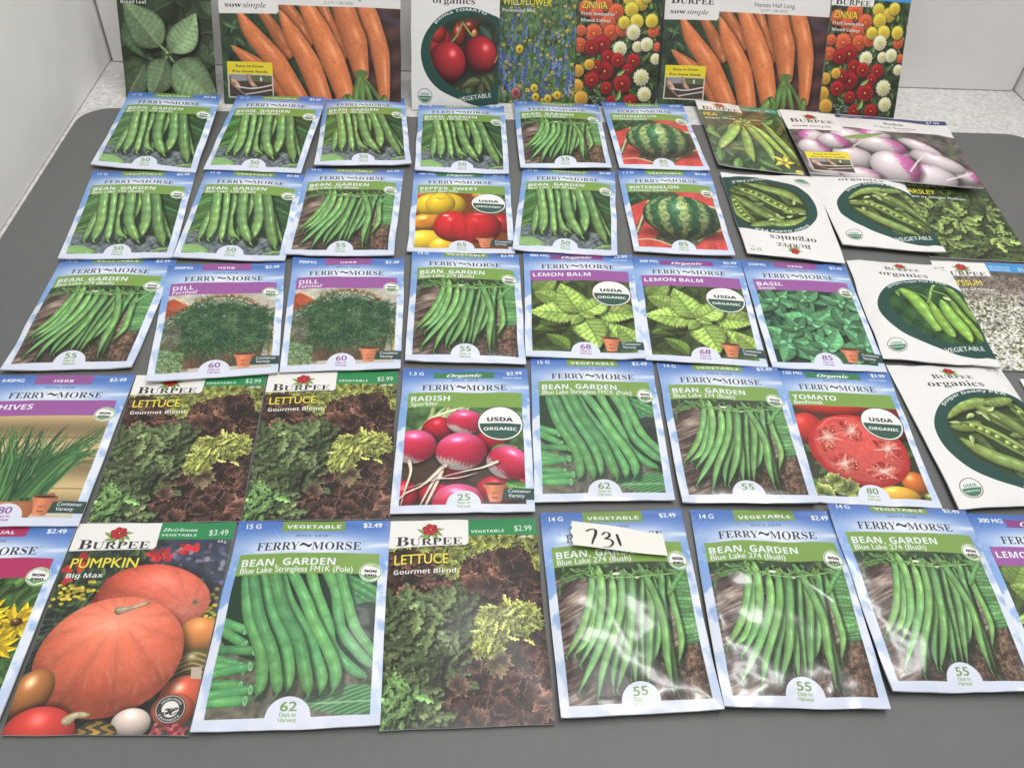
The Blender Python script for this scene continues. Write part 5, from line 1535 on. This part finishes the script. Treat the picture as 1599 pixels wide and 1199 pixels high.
o = slab('floor', -.50, -.10, -.032, .80, .90, -.0016, M_FLOOR); o['kind'] = 'structure'
o = slab('wall', -.3395, .835, -.0014, .6065, .875, .62, M_WALL, .0012); o['kind'] = 'structure'
o = slab('wall', -.372, .20, -.0013, -.342, .90, .62, M_WALL, .0012); o['kind'] = 'structure'
o = slab('wall', .609, .20, -.0013, .639, .90, .62, M_WALL, .0012); o['kind'] = 'structure'


def make_mat_sheet():
    x0, x1, y0, y1, r = -.3385, .578, .02, .7392, .028
    pts = []
    for cx, cy, a0 in ((x1 - r, y1 - r, 0), (x0 + r, y1 - r, 90), (x0 + r, y0 + r, 180), (x1 - r, y0 + r, 270)):
        for k in range(9):
            a = math.radians(a0 + k * 90 / 8)
            pts.append((cx + r * math.cos(a), cy + r * math.sin(a)))
    bm = bmesh.new()
    lo = [bm.verts.new((x, y, -.0015)) for x, y in pts]
    md = [bm.verts.new((x, y, -.0004)) for x, y in pts]
    hi = [bm.verts.new((x - .0005 * (1 if x > .1 else -1), y - .0005 * (1 if y > .4 else -1), 0)) for x, y in pts]
    n = len(pts)
    for a, b in ((lo, md), (md, hi)):
        for i in range(n): bm.faces.new((a[i], a[(i + 1) % n], b[(i + 1) % n], b[i]))
    bm.faces.new(hi)
    bm.faces.new(lo[::-1])
    me = bpy.data.meshes.new('table_mat')
    bm.to_mesh(me); bm.free()
    me.materials.append(M_MAT)
    o = bpy.data.objects.new('table_mat', me)
    C.objects.link(o)
    o['label'] = 'dark grey rubber mat with rounded corners under the rows of packets'
    o['category'] = 'mat'


make_mat_sheet()


# ---------------------------------------------------------------- packets
def parts_sky(design):
    organic = design in ('pepper', 'lemonbalm', 'radish', 'tomato')
    cont = design in ('pepper', 'dill', 'lemonbalm', 'basil', 'chives', 'radish')
    k = 512. / 728

    def f(u, v):
        if ((u - .5) / .122) ** 2 + ((v - .958) / (.118 * k)) ** 2 < 1 and v < .985: return 'harvest_tab'
        if organic:
            if (u - .77) ** 2 + ((v - .432) / k) ** 2 < .178 ** 2: return 'round_badge'
            if .235 < u < .735 and .030 < v < .084: return 'category_tab'
        else:
            if (u - .895) ** 2 + ((v - .302) / k) ** 2 < .072 ** 2: return 'round_badge'
            if .292 < u < .706 and v < .074: return 'category_tab'
        if cont and .765 < u and .862 < v < .932: return 'corner_flag'
        if .055 < u < .942 and .200 < v < .312: return 'name_banner'
        if .058 < u < .942 and .312 <= v < .957: return 'picture'
        return 'wrapper'
    return f


def parts_bloom(u, v):
    if u < .532 and v < .153: return 'logo_panel'
    if u >= .532 and v < .096: return 'price_band'
    return 'picture'


def parts_organic(u, v):
    if (u - .152) ** 2 + ((v - .89) / .703) ** 2 < .083 ** 2: return 'round_seal'
    P = ((.108, .58), (.15, .44), (.30, .305), (.50, .232), (.71, .222), (.90, .262), (1.03, .33), (1.06, .60), (1.03, .90), (.90, .945), (.75, .955), (.54, .908), (.30, .83), (.165, .72))
    ins = False
    for i in range(len(P)):
        (xa, ya), (xb, yb) = P[i], P[(i + 1) % len(P)]
        if (ya > v) != (yb > v) and u < (xb - xa) * (v - ya) / (yb - ya) + xa: ins = not ins
    return 'picture' if ins else 'wrapper'


def parts_tape(u, v):
    if u < .328 and v < .328: return 'logo_panel'
    if v < .255: return 'title_bar'
    if .026 < u < .277 and .683 < v < .955: return 'inset_picture'
    return 'picture'


BULGE = 1.12


def smooth_noise(nu, nv, su, sv, seed):
    """value noise on the packet grid, -1..1"""
    r = rng(seed)
    gu, gv = int(su) + 3, int(sv) + 3
    g = r.rand(gv, gu) * 2 - 1
    x = np.linspace(0, su, nu); y = np.linspace(0, sv, nv)
    xi, yi = x.astype(int), y.astype(int)
    fx, fy = x - xi, y - yi
    fx = (fx * fx * (3 - 2 * fx))[None]; fy = (fy * fy * (3 - 2 * fy))[:, None]
    return (g[yi][:, xi] * (1 - fx) + g[yi][:, xi + 1] * fx) * (1 - fy) + (g[yi + 1][:, xi] * (1 - fx) + g[yi + 1][:, xi + 1] * fx) * fy


def ridges(U, V, seed, n):
    """a few sharp paper creases"""
    r = rng(seed)
    h = np.zeros_like(U)
    for i in range(n):
        cx, cy, a = r.rand(), r.rand(), r.rand() * 3.14
        L = .12 + .25 * r.rand()
        du, dv = U - cx, (V - cy) * 1.42
        s = du * math.cos(a) + dv * math.sin(a); t = -du * math.sin(a) + dv * math.cos(a) + .25 * s * s
        w = .012 + .02 * r.rand()
        h += (r.rand() - .35) * np.exp(-np.abs(t) / w) * np.exp(-(s / L) ** 2)
    return h


def packet(design, corners, label, gloss, bulge=2.0, wrinkle=.3, seed=0, v0=0.0, group='seed packets laid in rows on the mat',
           thick=.5, peak=(.5, .55), fold=0., name='seed_packet', cat_='seed packet', creases=0, edge=.35, normal=None, pw=2.9, fine=.8, curl=3.4, crimp=.36):
    """one sealed paper packet; corners TL TR BR BL of the print in millimetres"""
    wide = design in ('carrot', 'frenchradish')
    nu, nv = (113, 81) if wide else (65, 89)
    P = np.array(corners, np.float64) / 1000
    U, V = np.meshgrid(np.linspace(0, 1, nu), np.linspace(0, 1, nv))
    u, v = U[..., None], V[..., None]
    B = (P[0] * (1 - u) + P[1] * u) * (1 - v) + (P[3] * (1 - u) + P[2] * u) * v
    ex = P[1] - P[0] + P[2] - P[3]; ey = P[0] - P[3] + P[1] - P[2]
    nrm = np.cross(ex, ey); nrm /= np.linalg.norm(nrm)
    exn = ex / np.linalg.norm(ex); eyn = ey / np.linalg.norm(ey)
    # outline: cut edges are never dead straight
    eu = smooth_noise(nu, nv, 4, 5, seed + 1) * edge * .001; ev = smooth_noise(nu, nv, 5, 4, seed + 2) * edge * .001
    B = B + exn * eu[..., None] + eyn * ev[..., None]
    # pillow
    au = 1 - np.abs((U - peak[0]) / np.where(U < peak[0], peak[0], 1 - peak[0])) ** pw
    av = 1 - np.abs((V - peak[1]) / np.where(V < peak[1], peak[1], 1 - peak[1])) ** (pw + .2)
    pil = np.clip(au, 0, 1) ** .85 * np.clip(av, 0, 1) ** .8
    rim = np.clip(np.minimum(np.minimum(U, 1 - U), np.minimum(V, 1 - V) * 1.42) / .10, 0, 1)
    h = bulge * (BULGE if pw > 2.5 else .8) * pil
    h = h + 1.5 * wrinkle * rim * (1.0 * smooth_noise(nu, nv, 3.3, 4.4, seed + 3) + fine * .45 * smooth_noise(nu, nv, 8, 11, seed + 4) + fine * .12 * smooth_noise(nu, nv, 19, 27, seed + 5))
    h = h + .35 * wrinkle * (1 - rim) * smooth_noise(nu, nv, 7, 9, seed + 6)
    if creases: h = h + wrinkle * .75 * (.25 + .75 * rim) * ridges(U, V, seed + 8, creases)
    if fold: h = h + fold * (np.clip((V - .93) / .07, 0, 1) ** 2) * (.6 + .4 * smooth_noise(nu, nv, 5, 2, seed + 9))
    rc = rng(seed + 11)
    for cu, cv_ in ((0, 0), (1, 0), (0, 1), (1, 1)):
        amt = curl * max(0., rc.rand() - .35) * (1.0 if cv_ else .6)
        dd = np.abs(U - cu) + np.abs(V - cv_) * 1.42
        h = h + amt * np.clip(1 - dd / .38, 0, 1) ** 2
    h = h + crimp * (1 - rim) * np.sin(U * (17 + 9 * rc.rand()) + rc.rand() * 6) * smooth_noise(nu, nv, 6, 8, seed + 12)
    h = np.maximum(h, -.25) + thick
    F = B + nrm * (h * .001)[..., None]
    if normal is None: F[..., 2] = np.maximum(F[..., 2], .0004)
    # vertex normals of the whole front, shared by every part so no seam shows
    du = np.gradient(F, axis=1); dv = np.gradient(F, axis=0)
    NN = np.cross(dv, du); NN /= np.linalg.norm(NN, axis=2, keepdims=True)
    vt = v0 + V * (1 - v0)
    kind = (parts_tape if wide else parts_bloom if design in BLOOM else parts_organic if design in ORGANIC else parts_sky(design))
    origin = (P[2] + P[3]) / 2
    root = bpy.data.objects.new(name, None)
    C.objects.link(root)
    root.location = origin
    root['label'] = label; root['category'] = cat_; root['group'] = group
    m = print_mat(design, gloss)
    cells = {}
    for j in range(nv - 1):
        for i in range(nu - 1):
            uc = (i + .5) / (nu - 1); vc = v0 + (1 - v0) * (j + .5) / (nv - 1)
            cells.setdefault(kind(uc, vc), []).append((j, i))
    fl = F.reshape(-1, 3) - origin; nl = NN.reshape(-1, 3); ul = U.ravel(); vl = vt.ravel()
    bodyname = 'picture' if 'wrapper' not in cells else 'wrapper'
    for part, cl in cells.items():
        ids = {}
        verts, faces, nor, uvs = [], [], [], []

        def vid(j, i):
            k = j * nu + i
            if k not in ids:
                ids[k] = len(verts); verts.append(fl[k]); nor.append(nl[k]); uvs.append((ul[k], 1 - vl[k]))
            return ids[k]
        for j, i in cl:
            faces.append((vid(j, i), vid(j + 1, i), vid(j + 1, i + 1), vid(j, i + 1)))
        me = bpy.data.meshes.new(part)
        me.from_pydata([tuple(x) for x in verts], [], faces)
        uvl = me.uv_layers.new(name='print')
        li = np.zeros(len(me.loops), np.int32); me.loops.foreach_get('vertex_index', li)
        uvl.data.foreach_set('uv', np.array(uvs, np.float32)[li].ravel())
        me.polygons.foreach_set('use_smooth', np.ones(len(me.polygons), bool))
        me.normals_split_custom_set_from_vertices([tuple(x) for x in nor])
        me.materials.append(m)
        o = bpy.data.objects.new(part, me)
        C.objects.link(o); o.parent = root
    # back sheet with the sealed edge
    ring = [(0, i) for i in range(nu)] + [(j, nu - 1) for j in range(1, nv)] + [(nv - 1, i) for i in range(nu - 2, -1, -1)] + [(j, 0) for j in range(nv - 2, 0, -1)]
    top = [fl[j * nu + i] for j, i in ring]
    low = [B[j, i] - origin - nrm * .00025 + nrm * max(0., h[j, i] - thick - .3) * .001 for j, i in ring]
    if normal is None:
        low = [np.array((q[0], q[1], max(q[2], .0001 - origin[2]))) for q in low]
    n = len(ring)
    verts = top + low
    faces = [(i, i + n, (i + 1) % n + n, (i + 1) % n) for i in range(n)]
    faces.append(tuple(range(2 * n - 1, n - 1, -1)))
    me = bpy.data.meshes.new('back_sheet')
    me.from_pydata([tuple(x) for x in verts], [], faces)
    me.validate()
    me.materials.append(M_BACK)
    o = bpy.data.objects.new('back_sheet', me)
    C.objects.link(o); o.parent = root
    return root


load_fonts()
BLOOM = {'sage', 'wildflower', 'zinnia', 'lettuce', 'pumpkin', 'pea', 'parsley', 'alyssum'}
ORGANIC = {'roma', 'sugardaddy', 'oregonpea'}
G_STAND = 'seed packets propped against the back wall'

# ---- packets leaning on the back wall: left x, right x, bottom y (millimetres)
LEAN = math.radians(29)


def stand(design, x0, x1, y0, label, gloss, seed, dy=0., h=118., **k):
    s, c = math.sin(LEAN), math.cos(LEAN)
    zb = -1.0
    P = [(x0, y0 + h * s, zb + h * c), (x1, y0 + dy + h * s, zb + h * c), (x1, y0 + dy, zb), (x0, y0, zb)]
    return packet(design, P, label, gloss, seed=seed, group=G_STAND, normal=True, curl=.8, **k)


stand('sage', -306, -221.6, 759.5, 'sage packet with broad grey green leaves, at the left end of the standing row', PAPER, 201, bulge=.8, wrinkle=.12)
stand('carrot', -214.5, -48.5, 755.5, 'wide carrot packet standing between the sage packet and the plum tomato packet', SATIN, 202, bulge=1.2, wrinkle=.25)
stand('roma', -38.5, 44.2, 754.0, 'white packet with two red plum tomatoes in a dark oval, standing by carrots', PAPER, 203, bulge=1.6, wrinkle=.2)
stand('wildflower', 44.4, 120, 774, 'wildflower packet with a meadow of blue and yellow flowers, standing left of the zinnias', SATIN, 204, bulge=.5, wrinkle=.1)
stand('zinnia', 120.5, 202.5, 773.5, 'zinnia packet standing between the wildflower packet and a wide carrot packet', SATIN, 205, bulge=.8, wrinkle=.12)
stand('carrot', 206.5, 370.0, 780.0, 'wide carrot packet standing between the two zinnia packets, a bent corner at lower left', SLICK, 206, bulge=1.2, wrinkle=.3, dy=-4)
stand('zinnia', 370.6, 447, 774.0, 'zinnia packet at the right end of the standing row, beside bare wall', SATIN, 207, bulge=.8, wrinkle=.12, dy=-7)

# ---- packets lying in rows: design, corners, label, gloss, extra
R = [
    ('bean156', ((-300.1, 755.6, 7.0), (-214.3, 747.3, 10.5), (-213.7, 626.9, 3.0), (-300.4, 634.5, 3.0)), 'bean packet with fat pods lying in front of the standing sage packet', SATIN, dict(bulge=3.0, wrinkle=.4)),
    ('bean156', ((-201.0, 753.7, 8.0), (-118.4, 750.3, 10.5), (-127.3, 630.3, 3.0), (-208.6, 632.7, 3.0)), 'bean packet with fat pods before the left half of the first carrot packet', SATIN, dict(bulge=2.6, wrinkle=.4)),
    ('bean156', ((-121.0, 763.0, 4.0), (-46.3, 767.2, 3.0), (-35.1, 647.5, 3.5), (-117.3, 641.6, 3.5)), 'bean packet with fat pods before the right half of the first carrot packet', SATIN, dict(bulge=3.2, wrinkle=.4)),
    ('bean156', ((-31.6, 751.4, 5.0), (50.3, 752.7, 5.0), (49.8, 636.2, 3.0), (-31.8, 638.2, 3.0)), 'bean packet with fat pods lying in front of the standing plum tomato packet', SATIN, dict(bulge=3.2, wrinkle=.4, v0=.03)),
    ('bean274', ((60.2, 770.8, 3.0), (143.5, 766.2, 3.0), (141.6, 651.0, 3.5), (59.8, 646.2, 3.5)), 'bean packet with thin fanned pods lying in front of the standing wildflower packet', SATIN, dict(bulge=3.4, wrinkle=.6)),
    ('watermelon', ((147.3, 771.7, 3.0), (228.7, 772.2, 3.0), (231.0, 650.6, 3.0), (148.9, 651.1, 3.0)), 'watermelon packet lying directly in front of the left zinnia packet', SATIN, dict(bulge=2.4, wrinkle=.4)),
    ('pea', ((243.2, 780.5, 4.0), (323.2, 765.5, 4.0), (315.9, 645.3, 4.0), (240.3, 658.0, 4.0)), 'shiny pea packet with whole green pods on leaves, left of the radish packet', GLOSSY, dict(bulge=4.0, wrinkle=.7, pw=2.3, fine=.38, creases=8)),
    ('frenchradish', ((324.2, 761.8, 6.0), (486.1, 741.2, 8.0), (473.2, 624.2, 7.0), (320.6, 645.5, 6.0)), 'wide packet of pink and white radishes lying in front of the right zinnia packet', SATIN, dict(bulge=2.6, wrinkle=.9, creases=4)),
    ('bean156', ((-297.7, 628.9, 1.0), (-214.6, 630.7, 1.0), (-205.6, 510.8, 3.0), (-286.0, 505.8, 3.0)), 'bean packet with fat pods at the left end of the second lying row', SATIN, dict(bulge=2.6, wrinkle=.35)),
    ('bean156', ((-206.8, 635.4, 1.0), (-124.6, 632.2, 1.0), (-123.5, 507.6, 3.0), (-205.7, 511.2, 3.0)), 'bean packet with fat pods just behind the left dill packet', SATIN, dict(bulge=2.8, wrinkle=.4)),
    ('bean274', ((-124.0, 640.8, 1.0), (-41.3, 641.0, 1.0), (-43.7, 517.6, 3.0), (-125.1, 515.4, 3.0)), 'bean packet with thin pods between a fat pod packet and the sweet pepper packet', SATIN, dict(bulge=3.2, wrinkle=.5, v0=.02)),
    ('pepper', ((-32.7, 642.1, 0.6), (50.0, 641.6, 0.6), (49.4, 525.3, 1.6), (-33.6, 523.4, 1.6)), 'sweet pepper packet with yellow and red bell peppers', SATIN, dict(bulge=1.8, wrinkle=.3)),
    ('bean156', ((62.3, 648.8, 1.0), (144.1, 645.7, 1.0), (129.2, 521.6, 3.0), (47.4, 527.5, 3.0)), 'bean packet with fat pods between the sweet pepper packet and a watermelon packet', SATIN, dict(bulge=3.6, wrinkle=.5, v0=.02)),
    ('watermelon', ((147.2, 651.1, 1.0), (231.1, 651.7, 1.0), (223.7, 524.2, 3.0), (143.4, 528.6, 3.0)), 'watermelon packet lying behind the right lemon balm packet', SATIN, dict(bulge=2.4, wrinkle=.4, creases=3)),
    ('sugardaddy', ((310.6, 516.4, 4.0), (234.1, 527.4, 4.0), (239.1, 646.7, 2.0), (324.3, 646.4, 2.0)), 'white pea packet lying upside down so that its lettering is inverted', PAPER, dict(bulge=4.6, wrinkle=.7, creases=4)),
    ('parsley', ((402.7, 657.2, 0.6), (484.2, 647.9, 0.6), (471.7, 525.4, 1.5), (387.4, 530.8, 0.8)), 'parsley packet with flat green leaves, partly under the radish packet', SATIN, dict(curl=.6, crimp=.1, bulge=.6, wrinkle=.15)),
    ('sugardaddy', ((323.0, 655.0, 1.5), (408.3, 653.7, 2.0), (399.5, 531.1, 5.0), (316.0, 540.8, 4.0)), 'white pea packet lying upright with opened pods, overlapping the parsley packet', PAPER, dict(bulge=5.0, wrinkle=.8, creases=4, edge=.9)),
    ('bean274', ((-285.4, 509.3, 0.6), (-203.8, 512.3, 0.6), (-204.7, 395.2, 2.0), (-284.6, 391.4, 2.5)), 'bean packet with thin pods on the left side of the left dill packet', SATIN, dict(bulge=3.0, wrinkle=.5, peak=(.45, .6), v0=.02)),
    ('dill', ((-206.8, 503.1, 2.6), (-123.4, 508.0, 1.5), (-111.3, 390.8, 3.0), (-192.0, 380.7, 4.5)), 'dill packet overlapping the edge of a bean packet on its left', SATIN, dict(bulge=1.4, wrinkle=.25)),
    ('dill', ((-118.6, 514.6, 1.0), (-35.3, 516.9, 1.0), (-32.7, 396.3, 3.0), (-111.0, 391.4, 3.0)), 'dill packet lying next to a bean packet on its right', SATIN, dict(bulge=1.4, wrinkle=.25)),
    ('bean274', ((-29.5, 520.9, 4.5), (52.1, 521.4, 2.5), (50.4, 400.8, 3.0), (-30.4, 403.0, 3.0)), 'bean packet with thin pods between a dill packet and a lemon balm packet', SATIN, dict(bulge=3.0, wrinkle=.5, v0=.03)),
    ('lemonbalm', ((55.9, 525.5, 1.0), (141.2, 525.4, 1.0), (132.9, 406.1, 3.0), (50.8, 408.0, 3.0)), 'lemon balm packet beside the bean packet on its left', SATIN, dict(bulge=1.6, wrinkle=.25, v0=.02)),
    ('lemonbalm', ((141.6, 523.0, 1.2), (227.7, 521.6, 1.2), (216.8, 399.4, 3.2), (132.9, 406.1, 3.2)), 'lemon balm packet beside the basil packet on its right', SATIN, dict(bulge=1.6, wrinkle=.25)),
    ('basil', ((228.3, 521.6, 1.0), (311.4, 517.1, 1.0), (300.3, 395.6, 3.0), (219.4, 398.8, 3.0)), 'basil packet with dark green leaves and a purple band', SATIN, dict(bulge=2.0, wrinkle=.3)),
    ('alyssum', ((386, 526, 0.5), (469, 523, 0.5), (451, 398, 1.5), (368, 401.3, 0.8)), 'alyssum packet with small white blossoms at the right picture edge', SATIN, dict(curl=.6, crimp=.1, bulge=.6, wrinkle=.12)),
    ('oregonpea', ((314.4, 524.1, 1.5), (395.2, 517.4, 2.5), (382.9, 398.9, 5.0), (301.6, 408.2, 4.0)), 'white packet with flat hanging pea pods, overlapping the alyssum packet', PAPER, dict(bulge=4.4, wrinkle=.7, creases=4, edge=.8)),
    ('chives', ((-286.0, 388.8, 1.0), (-201.6, 390.2, 1.0), (-201.0, 272.8, 3.0), (-283.7, 272.6, 3.0)), 'chives packet with grassy leaves in a clay pot, left of the lettuce packets', SATIN, dict(bulge=1.4, wrinkle=.25)),
    ('lettuce', ((-200.9, 390.0, 0.6), (-118.9, 392.5, 0.6), (-115.9, 276.3, 1.2), (-197.4, 275.3, 1.2)), 'lettuce packet lying right beside the chives packet', SATIN, dict(curl=.6, crimp=.1, bulge=.9, wrinkle=.15)),
    ('lettuce', ((-117.9, 393.2, 0.8), (-35.2, 394.9, 0.8), (-33.2, 276.8, 1.2), (-114.9, 276.5, 1.2)), 'lettuce packet lying beside the packet of round red radishes', SATIN, dict(curl=.6, crimp=.1, bulge=1.0, wrinkle=.15)),
    ('radish', ((-31.1, 397.1, 1.0), (51.5, 397.7, 1.0), (48.8, 280.6, 3.0), (-33.3, 279.4, 3.0)), 'radish packet with round red radishes and a large round badge', SATIN, dict(bulge=2.0, wrinkle=.3)),
    ('beanpole', ((54.5, 408.7, 1.0), (137.7, 406.9, 1.0), (131.3, 287.8, 3.0), (48.9, 287.2, 3.0)), 'pole bean packet with long slanting pods, right of the round red radishes', GLOSSY, dict(bulge=2.6, wrinkle=.5, pw=2.3, fine=.38, v0=.012, creases=2)),
    ('bean274', ((140.6, 404.4, 1.0), (222.7, 398.8, 2.5), (216.1, 284.2, 4.5), (135.0, 285.9, 3.2)), 'bean packet with thin pods between the pole bean packet and the sliced tomato packet', GLOSSY, dict(bulge=3.4, wrinkle=.6, pw=2.3, fine=.38, v0=.02, creases=3)),
    ('tomato', ((222.9, 401.0, 0.6), (301.5, 397.2, 0.8), (291.7, 282.0, 1.8), (213.3, 286.6, 1.2)), 'tomato packet with a large sliced red tomato', SATIN, dict(bulge=1.6, wrinkle=.25)),
    ('sugardaddy', ((303.2, 404.6, 1.0), (386.1, 403.2, 1.0), (384.9, 284.0, 4.0), (300.9, 279.9, 4.0)), 'white pea packet with opened pods lying right of the sliced tomato packet', PAPER, dict(bulge=3.6, wrinkle=.6, creases=3, edge=.6)),
    ('lettuce', ((395.1, 391.8, 1.0), (480.6, 390.0, 1.0), (468, 277.2, 3.0), (383.6, 274.9, 3.0)), 'packet of which only a thin white sliver shows at the right picture edge', SATIN, dict(curl=.6, crimp=.1, bulge=.9, wrinkle=.15)),
    ('annual', ((-284.3, 275.4, 1.0), (-202.9, 274.4, 1.0), (-203.5, 166.0, 3.0), (-286.4, 163.4, 3.0)), 'yellow flower packet with a magenta band, cut by the left picture edge', SATIN, dict(bulge=1.4, wrinkle=.25)),
    ('pumpkin', ((-202.3, 275.6, 0.8), (-117.9, 275.5, 0.8), (-117.8, 158.5, 1.5), (-201.1, 160.6, 1.5)), 'pumpkin packet with two big orange pumpkins', SATIN, dict(curl=.6, crimp=.1, bulge=1.0, wrinkle=.15)),
    ('beanpole', ((-116.3, 275.8, 1.0), (-33.4, 275.8, 1.0), (-31.6, 160.2, 3.0), (-117.2, 158.8, 3.0)), 'pole bean packet with long slanting pods, between the pumpkin and a lettuce packet', SLICK, dict(bulge=2.8, wrinkle=.35, v0=.012)),
    ('lettuce', ((-33.2, 275.7, 0.8), (48.6, 277.2, 0.8), (49.9, 159.5, 1.8), (-32.2, 158.4, 1.8)), 'lettuce packet in the front row, left of the bean packet with the paper tag', SATIN, dict(curl=.6, crimp=.1, bulge=1.8, wrinkle=.15)),
    ('bean274', ((51.4, 280.5, 1.2), (134.1, 282.6, 1.2), (131.4, 163.4, 4.0), (53.0, 160.9, 4.0)), 'shiny bean packet carrying the white paper tag with a written number', GLOSSY, dict(bulge=4.8, wrinkle=.8, pw=2.3, fine=.38, creases=5)),
    ('bean274', ((139.4, 282.6, 1.2), (224.8, 280.5, 1.2), (213.8, 161.8, 4.5), (131.8, 164.2, 4.5)), 'shiny crumpled bean packet just right of the packet with the paper tag', GLOSSY, dict(bulge=4.6, wrinkle=1.1, pw=2.3, fine=.38, creases=8)),
    ('bean274', ((221.2, 283.7, 4.0), (305.0, 279.8, 2.5), (294.8, 168.4, 5.0), (218.0, 169.8, 4.0)), 'shiny bean packet overlapping the bottom of the sliced tomato packet', GLOSSY, dict(bulge=4.4, wrinkle=.8, pw=2.3, fine=.38, creases=5, v0=.03)),
    ('lemonbalm', ((306.6, 278.6, 0.7), (390, 275, 0.8), (378, 162.0, 2.0), (296.5, 165, 1.0)), 'lemon balm packet in the front row, cut by the right picture edge', SATIN, dict(bulge=1.2, wrinkle=.25)),
]
for i, (design, corners, label, gloss, extra) in enumerate(R):
    packet(design, corners, label, gloss, seed=300 + 23 * i, **extra)


# ---------------------------------------------------------------- the paper tag with its number
def ink_stroke(name, pts, w, parent, mat, place):
    """a pen stroke as a thin raised ribbon following the tag's surface"""
    Q = cat(np.array(pts, np.float32), 26)
    d = np.gradient(Q, axis=0); d /= np.linalg.norm(d, axis=1, keepdims=True) + 1e-9
    nr = np.stack([-d[:, 1], d[:, 0]], 1)
    k = np.linspace(0, 1, len(Q))
    ww = w * (.75 + .35 * np.sin(k * 3.1)) * (1 - .35 * k ** 6)
    L, Rr = Q + nr * ww[:, None], Q - nr * ww[:, None]
    V = [place(*p) for p in L] + [place(*p) for p in Rr]
    n = len(Q)
    me = bpy.data.meshes.new(name)
    me.from_pydata(V, [], [(i, i + 1, n + i + 1, n + i) for i in range(n - 1)])
    me.materials.append(mat)
    o = bpy.data.objects.new(name, me)
    C.objects.link(o); o.parent = parent
    return o


def paper_tag():
    P = np.array(((68.0, 270.9, 7.2), (118.4, 261.5, 8.6), (118.7, 247.0, 8.8), (67.2, 254.6, 8.0))) / 1000
    org = P[2]
    root = bpy.data.objects.new('paper_tag', None)
    C.objects.link(root); root.location = org
    root['label'] = 'white paper tag with the handwritten number 731 lying on a bean packet'; root['category'] = 'paper tag'
    m, N, L, b = new_mat('tag_paper', (.76, .74, .68), .7, .3)
    ink, _, _, _ = new_mat('marker_ink', (.015, .015, .018), .5, .3)

    def place(u, v, dz=.0004):
        p = (P[0] * (1 - u) + P[1] * u) * (1 - v) + (P[3] * (1 - u) + P[2] * u) * v - org
        p[2] += .0006 * math.sin(u * 5 + .6) + .0004 * math.sin(v * 3 + u * 4) + dz
        return tuple(p)
    nu, nv = 30, 12
    r = rng(4)
    jag = [.012 * r.randn() for _ in range(nv)]
    verts = []
    for lay in (0, -.00022):
        for j in range(nv):
            for i in range(nu):
                u = i / (nu - 1); v = j / (nv - 1)
                if i == 0: u = jag[j]
                if j == 0: v = .03 * math.sin(u * 9) * .5
                verts.append(place(u, v, lay))
    n0 = nu * nv
    faces = []
    for j in range(nv - 1):
        for i in range(nu - 1):
            a = j * nu + i
            faces.append((a, a + nu, a + nu + 1, a + 1)); faces.append((n0 + a, n0 + a + 1, n0 + a + nu + 1, n0 + a + nu))
    ring = [i for i in range(nu)] + [j * nu + nu - 1 for j in range(1, nv)] + [(nv - 1) * nu + i for i in range(nu - 2, -1, -1)] + [j * nu for j in range(nv - 2, 0, -1)]
    for k in range(len(ring)):
        a, c = ring[k], ring[(k + 1) % len(ring)]
        faces.append((a, c, n0 + c, n0 + a))
    me = bpy.data.meshes.new('slip'); me.from_pydata(verts, [], faces); me.validate()
    me.materials.append(m)
    o = bpy.data.objects.new('slip', me); C.objects.link(o); o.parent = root
    k = .026
    ink_stroke('digit', [(.155, .40), (.20, .30), (.255, .30), (.25, .50), (.225, .70), (.205, .90)], k * .55, root, ink, place)
    ink_stroke('digit', [(.325, .46), (.36, .33), (.405, .36), (.395, .50), (.355, .60), (.41, .60), (.435, .72), (.395, .90), (.32, .95)], k * .5, root, ink, place)
    ink_stroke('digit', [(.485, .33), (.50, .55), (.515, .80)], k * .55, root, ink, place)


paper_tag()
